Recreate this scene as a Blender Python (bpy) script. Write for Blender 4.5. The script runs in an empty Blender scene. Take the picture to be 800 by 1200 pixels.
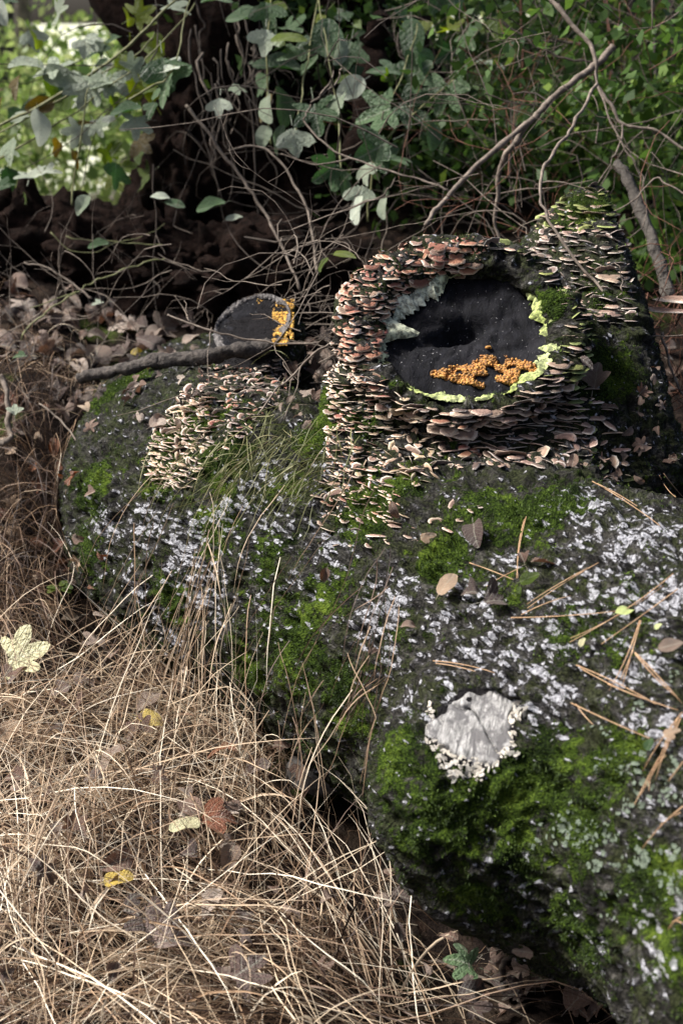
import bpy, math, random
import numpy as np
from mathutils import Vector, Matrix, Quaternion
from mathutils.bvhtree import BVHTree

random.seed(7)
RNG = np.random.default_rng(7)
scene = bpy.context.scene
COL = scene.collection

# ------------------------------------------------------------------ camera
CAM_Z, PITCH, LENS = 1.10, math.radians(19.0), 50.0
FPX = 1200 * LENS / 36.0
cam_d = bpy.data.cameras.new('camera')
cam = bpy.data.objects.new('camera', cam_d)
COL.objects.link(cam)
cam.location = (0, 0, CAM_Z)
cam.rotation_euler = (math.pi / 2 - PITCH, 0, 0)
cam_d.sensor_fit = 'VERTICAL'
cam_d.sensor_height = 36.0
cam_d.sensor_width = 24.0
cam_d.lens = LENS
cam_d.clip_start = 0.05
cam_d.clip_end = 2000
cam_d.dof.use_dof = True
cam_d.dof.focus_distance = 1.86
cam_d.dof.aperture_fstop = 6.0
scene.camera = cam

# ------------------------------------------------------------------ sky, sun, exposure
SUN_EL, SUN_AZ = math.radians(50), math.radians(-86)   # azimuth from +Y (ahead of the camera) towards +X
world = bpy.data.worlds.new('World')
scene.world = world
world.use_nodes = True
wn = world.node_tree
sky = wn.nodes.new('ShaderNodeTexSky')
sky.sky_type = 'NISHITA'
sky.sun_disc = False
sky.sun_elevation = SUN_EL
sky.sun_rotation = SUN_AZ
sky.air_density = 0.7
sky.dust_density = 5.0
sky.ozone_density = 0.4
bg = wn.nodes['Background']
bg.inputs['Strength'].default_value = 0.055
wn.links.new(sky.outputs[0], bg.inputs[0])
sun_d = bpy.data.lights.new('sun', 'SUN')
sun_d.energy = 3.0
sun_d.angle = math.radians(14)
sun_d.color = (1.0, 0.98, 0.95)
sun = bpy.data.objects.new('sun', sun_d)
COL.objects.link(sun)
SUN_DIR = Vector((math.sin(SUN_AZ) * math.cos(SUN_EL), math.cos(SUN_AZ) * math.cos(SUN_EL), math.sin(SUN_EL)))
sun.rotation_euler = SUN_DIR.to_track_quat('Z', 'Y').to_euler()
vs = scene.view_settings
vs.view_transform = 'Standard'
vs.look = 'None'
vs.exposure = 1.7
vs.gamma = 1.0
vs.use_curve_mapping = False
scene.cycles.max_bounces = 6
scene.cycles.diffuse_bounces = 3
scene.cycles.transmission_bounces = 3
scene.cycles.use_denoising = True

# ------------------------------------------------------------------ helpers
CF = np.array([0, math.cos(PITCH), -math.sin(PITCH)])
CU = np.array([0, math.sin(PITCH), math.cos(PITCH)])
CR = np.array([1.0, 0, 0])
CC = np.array([0, 0, CAM_Z])


def P(px, py, d):
    """world point of a photograph pixel (800x1200) at depth d along the camera axis"""
    return CC + d * (CF + CR * (px - 400) / FPX - CU * (py - 600) / FPX)


def ray(px, py):
    v = CF + CR * (px - 400) / FPX - CU * (py - 600) / FPX
    return Vector(v / np.linalg.norm(v))


def project(p):
    q = np.asarray(p) - CC
    d = q @ CF
    return 400 + FPX * (q @ CR) / d, 600 - FPX * (q @ CU) / d, d


def nrm(v):
    v = np.asarray(v, float)
    return v / (np.linalg.norm(v) + 1e-12)


def _hash(ix, iy, iz, seed):
    h = (ix * 374761393 + iy * 668265263 + iz * 2147483647 + seed * 974634777) & 0xFFFFFFFF
    h = ((h ^ (h >> 13)) * 1274126177) & 0xFFFFFFFF
    return ((h ^ (h >> 16)) & 0xFFFFFF) / float(0xFFFFFF) * 2 - 1


def vnoise(p, scale=1.0, seed=0):
    """value noise on an (n,3) array, about -1..1"""
    q = np.asarray(p, float) * scale
    i = np.floor(q).astype(np.int64)
    f = q - i
    f = f * f * f * (f * (f * 6 - 15) + 10)
    r = 0
    for dx in (0, 1):
        wx = f[:, 0] if dx else 1 - f[:, 0]
        for dy in (0, 1):
            wy = f[:, 1] if dy else 1 - f[:, 1]
            for dz in (0, 1):
                wz = f[:, 2] if dz else 1 - f[:, 2]
                r = r + wx * wy * wz * _hash(i[:, 0] + dx, i[:, 1] + dy, i[:, 2] + dz, seed)
    return r


def fbm(p, scale, seed=0, octaves=3, gain=0.5):
    a, s, r = 1.0, scale, 0
    for k in range(octaves):
        r = r + a * vnoise(p, s, seed + k * 17)
        a *= gain
        s *= 2.03
    return r


def smooth(a, b, x):
    t = np.clip((x - a) / (b - a), 0, 1)
    return t * t * (3 - 2 * t)


def mesh_obj(name, verts, faces, mat=None, parent=None, smooth_shade=True, attrs=None):
    me = bpy.data.meshes.new(name)
    me.from_pydata([tuple(v) for v in verts], [], [tuple(f) for f in faces])
    return link_mesh(name, me, mat, parent, smooth_shade, attrs)


def fast_mesh(name, verts, faces):
    """verts (n,3), faces (m,k) with one k, built with foreach_set"""
    verts = np.asarray(verts, np.float32)
    faces = np.asarray(faces, np.int32)
    me = bpy.data.meshes.new(name)
    me.vertices.add(len(verts))
    me.vertices.foreach_set('co', verts.ravel())
    m, k = faces.shape
    me.loops.add(m * k)
    me.loops.foreach_set('vertex_index', faces.ravel())
    me.polygons.add(m)
    me.polygons.foreach_set('loop_start', np.arange(0, m * k, k, dtype=np.int32))
    me.update(calc_edges=True)
    me.validate()
    return me


def link_mesh(name, me, mat=None, parent=None, smooth_shade=True, attrs=None):
    if smooth_shade:
        me.polygons.foreach_set('use_smooth', np.ones(len(me.polygons), bool))
    if mat is not None and not me.materials:
        me.materials.append(mat)
    for k, v in (attrs or {}).items():
        set_attr(me, k, v)
    o = bpy.data.objects.new(name, me)
    COL.objects.link(o)
    if parent is not None:
        o.parent = parent
    return o


def set_attr(me, name, v):
    v = np.asarray(v, np.float32)
    if v.ndim == 2:
        a = me.attributes.new(name, 'FLOAT_VECTOR', 'POINT')
        a.data.foreach_set('vector', v.ravel())
    else:
        a = me.attributes.new(name, 'FLOAT', 'POINT')
        a.data.foreach_set('value', v)


def tag(o, label=None, cat=None, group=None, kind=None):
    if label:
        o['label'] = label
    if cat:
        o['category'] = cat
    if group:
        o['group'] = group
    if kind:
        o['kind'] = kind
    return o


def empty(name, loc=(0, 0, 0)):
    o = bpy.data.objects.new(name, None)
    o.empty_display_size = 0.05
    o.location = loc
    COL.objects.link(o)
    return o


# ---- materials
class NT:
    def __init__(self, name):
        self.m = bpy.data.materials.new(name)
        self.m.use_nodes = True
        self.t = self.m.node_tree
        self.b = self.t.nodes['Principled BSDF']
        self.out = self.t.nodes['Material Output']

    def n(self, typ, **kw):
        nd = self.t.nodes.new('ShaderNode' + typ)
        for k, v in kw.items():
            setattr(nd, k, v)
        return nd

    def l(self, a, b):
        self.t.links.new(a, b)

    def attr(self, name, out='Fac'):
        return self.n('Attribute', attribute_name=name).outputs[out]

    def noise(self, scale, vec=None, detail=4, rough=0.6, dist=0.0):
        nd = self.n('TexNoise')
        nd.inputs['Scale'].default_value = scale
        nd.inputs['Detail'].default_value = detail
        nd.inputs['Roughness'].default_value = rough
        nd.inputs['Distortion'].default_value = dist
        if vec is not None:
            self.l(vec, nd.inputs['Vector'])
        return nd.outputs['Fac']

    def ramp(self, fac, stops, interp='LINEAR'):
        nd = self.n('ValToRGB')
        cr = nd.color_ramp
        cr.interpolation = interp
        while len(cr.elements) < len(stops):
            cr.elements.new(0.5)
        for e, (p, c) in zip(cr.elements, stops):
            e.position = p
            e.color = (*c, 1) if not isinstance(c, (int, float)) else (c, c, c, 1)
        self.l(fac, nd.inputs[0])
        return nd.outputs['Color']

    def mix(self, fac, a, b):
        nd = self.n('Mix', data_type='RGBA')
        for i, v in ((0, fac), (6, a), (7, b)):
            if isinstance(v, (int, float)):
                nd.inputs[i].default_value = v if i == 0 else (v, v, v, 1)
            elif isinstance(v, tuple):
                nd.inputs[i].default_value = (*v, 1)
            else:
                self.l(v, nd.inputs[i])
        return nd.outputs[2]

    def math(self, op, a, b=0.0, clamp=False):
        nd = self.n('Math', operation=op, use_clamp=clamp)
        for i, v in ((0, a), (1, b)):
            if isinstance(v, (int, float)):
                nd.inputs[i].default_value = v
            else:
                self.l(v, nd.inputs[i])
        return nd.outputs[0]

    def mapr(self, v, a, b, c=0.0, d=1.0):
        nd = self.n('MapRange', interpolation_type='SMOOTHSTEP')
        self.l(v, nd.inputs[0])
        for i, x in enumerate((a, b, c, d)):
            nd.inputs[i + 1].default_value = x
        return nd.outputs[0]

    def bump(self, h, strength=0.5, dist=0.01, normal=None):
        nd = self.n('Bump')
        nd.inputs['Strength'].default_value = strength
        nd.inputs['Distance'].default_value = dist
        self.l(h, nd.inputs['Height'])
        if normal is not None:
            self.l(normal, nd.inputs['Normal'])
        return nd.outputs[0]

    def set(self, **kw):
        for k, v in kw.items():
            i = self.b.inputs[k.replace('_', ' ')]
            if isinstance(v, (int, float)):
                i.default_value = v
            elif isinstance(v, tuple):
                i.default_value = (*v, 1) if len(v) == 3 else v
            else:
                self.l(v, i)
        return self


# ================================================================== the fallen log (distance field -> surface mesh)
AX = [(P(1150, 1170, 1.30), .265), (P(910, 940, 1.53), .258), (P(738, 852, 1.70), .252), (P(535, 752, 1.92), .238),
      (P(390, 672, 2.09), .220), (P(268, 612, 2.24), .212), (P(225, 575, 2.45), .205), (P(240, 500, 3.0), .21)]
CUT1, N1 = P(545, 391, 1.875), nrm((-.10, -.60, .79))          # the big sawn stub
CUT2, N2 = P(736, 330, 2.16), nrm((.915, -.15, .375))           # the stub behind it, face turned right
CUT3, N3 = P(297, 384, 2.33), nrm((-.30, -.54, .79))          # the small stub on the left
N4 = nrm((-.20, -.56, .80))
CUT4 = P(556, 848, 1.472) - N4 * .013          # the low knob in front


def densify(pts, m=3):
    out = []
    for i in range(len(pts) - 1):
        p = [pts[max(i - 1, 0)], pts[i], pts[i + 1], pts[min(i + 2, len(pts) - 1)]]
        q = [np.append(a, r) for a, r in p]
        for j in range(m):
            t = j / m
            c = .5 * (2 * q[1] + (q[2] - q[0]) * t + (2 * q[0] - 5 * q[1] + 4 * q[2] - q[3]) * t * t + (3 * q[1] - q[0] - 3 * q[2] + q[3]) * t ** 3)
            out.append((c[:3], float(c[3])))
    out.append(pts[-1])
    return out


AXD = densify(AX, 2)


def cone_sdf(X, Y, Z, a, b, ra, rb):
    ax, ay, az = a
    bx, by, bz = (np.asarray(b) - np.asarray(a))
    L2 = bx * bx + by * by + bz * bz
    h = np.clip(((X - ax) * bx + (Y - ay) * by + (Z - az) * bz) / L2, 0, 1)
    return np.sqrt((X - ax - h * bx) ** 2 + (Y - ay - h * by) ** 2 + (Z - az - h * bz) ** 2) - (ra + (rb - ra) * h)


def smin(a, b, k):
    h = np.clip(0.5 + 0.5 * (b - a) / k, 0, 1)
    return b + (a - b) * h - k * h * (1 - h)


def smax(a, b, k):
    return -smin(-a, -b, k)


def plane(X, Y, Z, c, n):
    return (X - c[0]) * n[0] + (Y - c[1]) * n[1] + (Z - c[2]) * n[2]


def log_sdf(X, Y, Z):
    d = None
    for (a, ra), (b, rb) in zip(AXD[:-1], AXD[1:]):
        c = cone_sdf(X, Y, Z, a, b, ra, rb)
        d = c if d is None else smin(d, c, .05)
    # big stub: a short column with a rolled callus collar round the saw cut
    base = CUT1 + np.array((.015, .015, -.30))
    s1 = cone_sdf(X, Y, Z, base, CUT1 + np.array((0, -.02, .10)),  .195, .123)
    s1 = smax(s1, plane(X, Y, Z, CUT1 - N1 * .055, N1), .006)
    d = smin(d, s1, .09)
    d = smin(d, cone_sdf(X, Y, Z, P(424, 610, 1.91), P(424, 470, 1.935), .052, .045), .04)
    e2 = nrm(np.array((0, 0, 1)) - N1 * N1[2])
    e1 = np.cross(e2, N1)
    a1 = plane(X, Y, Z, CUT1, e1) / 1.06
    a2 = plane(X, Y, Z, CUT1, e2)
    a3 = plane(X, Y, Z, CUT1, N1)
    rr = np.sqrt(a1 * a1 + a2 * a2) + 1e-9
    up = np.clip((-.55 * a1 + .83 * a2) / rr, -1, 1)
    tube = .016 + .016 * np.clip(up, 0, 1) ** 1.0
    ring = np.sqrt((rr - .129 - .4 * (tube - .016)) ** 2 + (a3 + .008 - .012 * np.clip(up, 0, 1)) ** 2) - tube
    d = smin(d, ring, .018)
    # the stub behind
    s2 = smin(cone_sdf(X, Y, Z, P(690, 560, 2.0), P(722, 318, 2.19) + np.array((.03, 0, .03)), .15, .105),
              cone_sdf(X, Y, Z, P(640, 430, 2.10), P(690, 305, 2.24), .10, .095), .05)
    s2 = smax(s2, plane(X, Y, Z, CUT2, N2), .006)
    d = smin(d, s2, .05)
    # small stub
    s3 = cone_sdf(X, Y, Z, CUT3 + np.array((.01, .09, -.22)), CUT3 + np.array((0, -.02, .05)), .085, .062)
    s3 = smax(s3, plane(X, Y, Z, CUT3, N3), .006)
    d = smin(d, s3, .05)
    # knob
    s4 = cone_sdf(X, Y, Z, P(720, 940, 1.75), P(560, 915, 1.56), .15, .116)
    s4 = smin(s4, cone_sdf(X, Y, Z, P(600, 960, 1.62), P(690, 1020, 1.68), .13, .12), .05)
    d = smin(d, s4, .05)
    b3 = plane(X, Y, Z, CUT4, N4)
    br = np.sqrt(np.maximum((X - CUT4[0]) ** 2 + (Y - CUT4[1]) ** 2 + (Z - CUT4[2]) ** 2 - b3 * b3, 0))
    k1, k2 = nrm(np.cross(N4, (0, 0, 1))), None
    k2 = np.cross(N4, k1)
    th = np.arctan2(plane(X, Y, Z, CUT4, k2), plane(X, Y, Z, CUT4, k1))
    face = np.maximum(br - (.043 + .006 * np.sin(2 * th + .5) + .007 * np.sin(3 * th + 1.0) + .005 * np.sin(7 * th) + .004 * np.sin(13 * th + 2)), np.abs(b3 - .05) - .05)
    d = smax(d, -face, .007)
    return d


def surface_nets(h=0.0085, lo=(-.62, .80, .0), hi=(.80, 2.75, 1.05)):
    xs = np.arange(lo[0], hi[0], h, dtype=np.float32)
    ys = np.arange(lo[1], hi[1], h, dtype=np.float32)
    zs = np.arange(lo[2], hi[2], h, dtype=np.float32)
    D = np.empty((len(xs), len(ys), len(zs)), np.float32)
    Y, Z = np.meshgrid(ys, zs, indexing='ij')
    for i in range(0, len(xs), 16):
        D[i:i + 16] = log_sdf(xs[i:i + 16, None, None], Y[None], Z[None])
    S = D < 0
    nx, ny, nz = D.shape
    acc = np.zeros((nx - 1, ny - 1, nz - 1, 3), np.float32)
    cnt = np.zeros((nx - 1, ny - 1, nz - 1), np.float32)
    c = [(i, j, k) for i in (0, 1) for j in (0, 1) for k in (0, 1)]
    sl = lambda o: tuple(slice(o[t], D.shape[t] - 1 + o[t]) for t in range(3))
    for ai in range(8):
        for bi in range(ai + 1, 8):
            a, b = c[ai], c[bi]
            if sum(abs(a[t] - b[t]) for t in range(3)) != 1:
                continue
            m = S[sl(a)] != S[sl(b)]
            idx = np.nonzero(m)
            da, db = D[sl(a)][idx], D[sl(b)][idx]
            t = da / (da - db)
            for ax in range(3):
                acc[..., ax][idx] += a[ax] + (b[ax] - a[ax]) * t
            cnt[idx] += 1
    act = np.nonzero(cnt > 0)
    vid = -np.ones(cnt.shape, np.int64)
    vid[act] = np.arange(len(act[0]))
    V = acc[act] / cnt[act][:, None]
    V = (np.stack(act, 1) + V) * h + np.array(lo)
    F = []
    for ax in range(3):
        o = [0, 0, 0]
        o[ax] = 1
        A = S[:nx - 1 if ax == 0 else None, :ny - 1 if ax == 1 else None, :nz - 1 if ax == 2 else None]
        B = S[o[0]:, o[1]:, o[2]:]
        i, j, k = np.nonzero(A != B)
        flip = A[i, j, k]
        u, v = [(1, 2), (2, 0), (0, 1)][ax]
        ijk = np.stack([i, j, k], 1)
        ok = (ijk[:, u] > 0) & (ijk[:, v] > 0) & (ijk[:, u] < D.shape[u] - 1) & (ijk[:, v] < D.shape[v] - 1)
        ijk, flip = ijk[ok], flip[ok]
        def g(du, dv):
            q = ijk.copy()
            q[:, u] -= du
            q[:, v] -= dv
            return vid[q[:, 0], q[:, 1], q[:, 2]]
        q = np.stack([g(1, 1), g(0, 1), g(0, 0), g(1, 0)], 1)
        q[~flip] = q[~flip][:, ::-1]
        F.append(q)
    F = np.concatenate(F)
    F = F[(F >= 0).all(1)]
    return V, F


def quad_subdivide(V, F):
    """Catmull-Clark step, boundaries handled loosely"""
    n = len(V)
    fc = V[F].mean(1)
    E = np.stack([F, np.roll(F, -1, 1)], 2).reshape(-1, 2)
    Es = np.sort(E, 1)
    key = Es[:, 0] * (n + 1) + Es[:, 1]
    uk, inv = np.unique(key, return_inverse=True)
    ev = np.stack([uk // (n + 1), uk % (n + 1)], 1)
    fidx = np.repeat(np.arange(len(F)), 4)
    sm = np.zeros((len(uk), 3))
    ct = np.zeros(len(uk))
    np.add.at(sm, inv, fc[fidx])
    np.add.at(ct, inv, 1)
    ep = (V[ev[:, 0]] + V[ev[:, 1]] + sm) / (2 + ct)[:, None]
    mid = (V[ev[:, 0]] + V[ev[:, 1]]) / 2
    ep[ct < 2] = mid[ct < 2]
    q = np.zeros((n, 3)); val = np.zeros(n)
    np.add.at(q, F.ravel(), fc[fidx]); np.add.at(val, F.ravel(), 1)
    r = np.zeros((n, 3)); rc = np.zeros(n)
    for s in (0, 1):
        np.add.at(r, ev[:, s], mid); np.add.at(rc, ev[:, s], 1)
    val = np.maximum(val, 1)[:, None]
    vp = (q / val + 2 * r / np.maximum(rc, 1)[:, None] + (val - 3) * V) / val
    NV = np.concatenate([vp, ep, fc])
    eo = n + inv.reshape(-1, 4)
    fo = (n + len(uk) + np.arange(len(F)))[:, None]
    NF = np.stack([np.stack([F[:, i], eo[:, i], fo[:, 0], eo[:, i - 1]], 1) for i in range(4)], 1).reshape(-1, 4)
    return NV, NF


def vert_normals(V, F):
    n = np.cross(V[F[:, 2]] - V[F[:, 0]], V[F[:, 3]] - V[F[:, 1]])
    N = np.zeros_like(V)
    for i in range(4):
        np.add.at(N, F[:, i], n)
    return N / (np.linalg.norm(N, axis=1, keepdims=True) + 1e-12)


LV, LF = surface_nets()
LV, LF = quad_subdivide(LV, LF)


# ---- log-aligned coordinates: (along, across, up) with the bend of the axis taken out
def log_coords(V):
    t = nrm(AX[2][0] - AX[5][0])
    u = nrm(np.cross(t, (0, 0, 1)))
    w = np.cross(u, t)
    q = V - AX[4][0]
    return np.stack([q @ t, q @ u, q @ w], 1)


LN = vert_normals(LV, LF)
LC = log_coords(LV)


def on_face(V, c, n, r, tol=.012):
    h = (V - c) @ n
    q = V - c - h[:, None] * n
    return (np.abs(h) < tol) & (np.linalg.norm(q, axis=1) < r)


FACE = on_face(LV, CUT1 - N1 * .055, N1, .125) | on_face(LV, CUT3, N3, .1) | on_face(LV, CUT4, N4, .048)
soft = np.where(FACE, 0.12, 1.0)
C2 = LC * np.array((.68, 1, 1))
warp = np.stack([vnoise(LC, 11, 40 + k) for k in range(3)], 1) * .03
ridge = 1 - np.abs(vnoise(C2 + warp, 44, 3)) * 2
ridge2 = 1 - np.abs(vnoise(C2 + warp, 88, 5)) * 2
disp = .009 * fbm(LV, 5.5, 1, 3) + .0034 * fbm(LV, 30, 12, 2) + .0058 * ridge + .0046 * ridge2 + .0022 * vnoise(LV, 190, 9)
LV = LV + LN * (disp * soft)[:, None]
LN = vert_normals(LV, LF)
log_me = fast_mesh('trunk', LV, LF)
LOG_BVH = BVHTree.FromPolygons([tuple(v) for v in LV], [tuple(f) for f in LF])


def log_hit(px, py):
    h = LOG_BVH.ray_cast(Vector(CC), ray(px, py))
    return h[0], h[1]


def paint(spots, default=0.0):
    """soft round patches laid on the surface in 3D: (px, py, radius in px, amount)"""
    a = np.full(len(LV), default)
    for px, py, r, v in spots:
        h, n = log_hit(px, py)
        if h is None:
            continue
        d = np.linalg.norm(LV - np.array(h), axis=1)
        R = r * np.linalg.norm(np.array(h) - CC) / FPX
        a = np.maximum(a, v * np.exp(-(d / R) ** 2 * 1.2))
    return a


PALE = paint([(735, 625, 90, .95), (650, 735, 80, .75), (785, 700, 80, .95), (560, 775, 60, .85), (640, 800, 70, .85),
              (460, 700, 42, 1.1), (455, 770, 26, 1.1), (225, 655, 75, .85), (160, 690, 34, .95), (175, 610, 60, .75),
              (330, 610, 60, .75), (270, 600, 40, .85), (380, 555, 50, .6), (300, 690, 50, .6), (770, 840, 60, .85),
              (520, 830, 50, .75), (790, 960, 60, .6), (640, 1060, 60, .5), (760, 1110, 60, .7), (600, 1010, 60, .4), (120, 620, 60, .8), (250, 690, 60, .9), (400, 640, 50, .7), (360, 690, 50, .7), (440, 720, 50, .9), (600, 640, 60, .6), (690, 590, 60, .7), (560, 700, 60, .7), (740, 780, 70, .8), (300, 570, 50, .8), (200, 740, 50, .8), (600, 760, 60, .8), (330, 720, 60, .5), (780, 1060, 50, .6), (700, 1130, 50, .6),
              (470, 830, 40, .7), (420, 640, 30, .4), (530, 730, 50, .7), (700, 690, 60, .7)], .12)
MOSS = paint([(140, 455, 55, 1.0), (110, 575, 40, .9), (205, 500, 40, .95), (260, 545, 50, .8), (100, 640, 40, .7),
              (340, 760, 70, .85), (300, 800, 50, .7), (410, 820, 55, .85), (310, 660, 50, .65), (385, 700, 50, .8),
              (525, 660, 42, 1.0), (430, 600, 55, .95), (470, 570, 30, .8), (620, 600, 70, .75), (560, 585, 60, .7),
              (500, 940, 90, .72), (470, 890, 50, .7), (640, 905, 60, .85), (730, 890, 60, .55), (690, 980, 70, .65),
              (600, 1000, 80, .5), (760, 1030, 70, .7), (680, 1090, 80, .5), (560, 1060, 60, .5), (790, 1130, 60, .5),
              (600, 930, 60, .6), (200, 700, 45, .75), (250, 620, 50, .6), (330, 570, 40, .6), (190, 560, 50, .6),
              (645, 350, 30, .9), (680, 240, 40, .8), (430, 500, 26, .9), (700, 430, 60, .6), (370, 500, 50, .8),
              (660, 740, 60, .45), (600, 700, 50, .45), (740, 760, 50, .35)], .10)
MOSS = MOSS + .22 * fbm(LV, 14, 60, 3) * (MOSS > .02)
for nm, v in (('lc', LC), ('pale', PALE), ('moss', MOSS), ('cutwood', FACE.astype(float))):
    set_attr(log_me, nm, v)
fallen_log = tag(empty('fallen_log', tuple(AX[4][0] - np.array((0, 0, .2)))),
                 'huge mossy fallen log with sawn branch stubs lying across the slope', 'fallen log')
LOC_LOG = np.array(fallen_log.location)


def sub_mesh_to_parent(o, root):
    """keep world placement while parenting to an Empty that only has a location"""
    o.parent = root
    o.matrix_parent_inverse = Matrix.Translation(-Vector(root.location))
    return o


# ================================================================== ground
GP = [P(50, 1180, 1.62), P(250, 1190, 1.60), P(100, 1000, 1.80), P(300, 1000, 1.84), P(420, 1010, 1.93), P(500, 1150, 1.72),
      P(650, 1195, 1.66), P(200, 900, 1.99), P(90, 800, 2.12), P(30, 700, 2.28), P(10, 600, 2.42), P(30, 480, 2.52),
      P(100, 400, 2.78), P(60, 250, 3.3), P(200, 300, 3.1), P(400, 420, 2.75), P(770, 560, 2.3), P(790, 420, 2.65),
      P(600, 250, 3.2), P(750, 110, 4.5), P(-150, 480, 2.6), P(-150, 800, 2.1), P(-150, 1100, 1.7), P(-200, 260, 3.4),
      P(330, 850, 2.12), P(160, 760, 2.22), P(125, 735, 2.34), P(110, 690, 2.42)]
GP = [tuple(p) for p in GP] + [(.2, 1.6, .0), (.5, 1.3, .0), (.9, 1.0, .0), (.9, 1.8, .25), (1.2, 2.4, .5), (.3, .7, -.02), (-.5, .6, .0),
      (0, -.5, 0), (1, -.3, 0), (-1, -.3, 0), (-1.2, 1.0, .05), (0, 2.1, .10), (-.25, 2.3, .14), (.35, 2.05, .2),
      (-1.0, 4.4, .38), (-2.4, 4.2, .3), (.3, 4.2, .75), (1.4, 4.2, .95), (2.4, 5.5, 1.5), (.6, 6.0, .9), (-1.2, 6.5, .1), (-3, 7, -.1)]
GP = np.array(GP)


def _rbf_fit():
    d = np.linalg.norm(GP[:, None, :2] - GP[None, :, :2], axis=2)
    n = len(GP)
    A = np.zeros((n + 3, n + 3))
    A[:n, :n] = np.sqrt(d * d + .01) + np.eye(n) * -.02
    A[:n, n] = 1
    A[:n, n + 1:] = GP[:, :2]
    A[n:, :n] = A[:n, n:].T
    return np.linalg.solve(A, np.append(GP[:, 2], [0, 0, 0]))


GW = _rbf_fit()


def gz_base(x, y):
    x = np.asarray(x, float)
    y = np.asarray(y, float)
    xc, yc = np.clip(x, -3.2, 2.6), np.clip(y, -.6, 7.0)
    d = np.sqrt((xc[..., None] - GP[:, 0]) ** 2 + (yc[..., None] - GP[:, 1]) ** 2 + .01)
    z = d @ GW[:-3] + GW[-3] + GW[-2] * xc + GW[-1] * yc
    r = np.hypot(x - xc, y - yc)
    far = np.where(x > 0, np.minimum(.12 * np.abs(x), 3.0), -.3) * (y > 0)
    return z + (far - z) * smooth(0, 12, r)


def gz(x, y):
    x, y = np.broadcast_arrays(np.asarray(x, float), np.asarray(y, float))
    p = np.stack([x.ravel(), y.ravel(), np.zeros(x.size)], 1)
    nz = .022 * fbm(p, 4.5, 80, 3) + .010 * vnoise(p, 26, 90)
    return gz_base(x, y) + nz.reshape(x.shape)


def axis_steps(a, b, fine, lo, hi):
    core = np.arange(a, b, fine)
    left, right, s, x = [], [], fine, a
    while x > lo:
        s *= 1.35
        x -= s
        left.append(x)
    s, x = fine, core[-1]
    while x < hi:
        s *= 1.35
        x += s
        right.append(x)
    return np.array(left[::-1] + list(core) + right)


gx = axis_steps(-1.3, 1.6, .02, -400, 400)
gy = axis_steps(.6, 4.2, .02, -60, 900)
GX, GY = np.meshgrid(gx, gy, indexing='ij')
GZ = gz(GX, GY)
nx_, ny_ = GX.shape
gi = np.arange(nx_ * ny_).reshape(nx_, ny_)
GFc = np.stack([gi[:-1, :-1], gi[1:, :-1], gi[1:, 1:], gi[:-1, 1:]], -1).reshape(-1, 4)
GVt = np.stack([GX, GY, GZ], -1).reshape(-1, 3)
ground_me = fast_mesh('ground', GVt, GFc)
GROUND_BVH = BVHTree.FromPolygons([tuple(v) for v in GVt], [tuple(f) for f in GFc])


def scene_hit(px, py):
    """nearest of log and ground along a photograph pixel's ray: (point, normal)"""
    o, d = Vector(CC), ray(px, py)
    a, b = LOG_BVH.ray_cast(o, d), GROUND_BVH.ray_cast(o, d)
    if a[0] is None and b[0] is None:
        return None, None
    if a[0] is None or (b[0] is not None and b[3] < a[3]):
        return np.array(b[0]), np.array(b[1])
    return np.array(a[0]), np.array(a[1])


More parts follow.
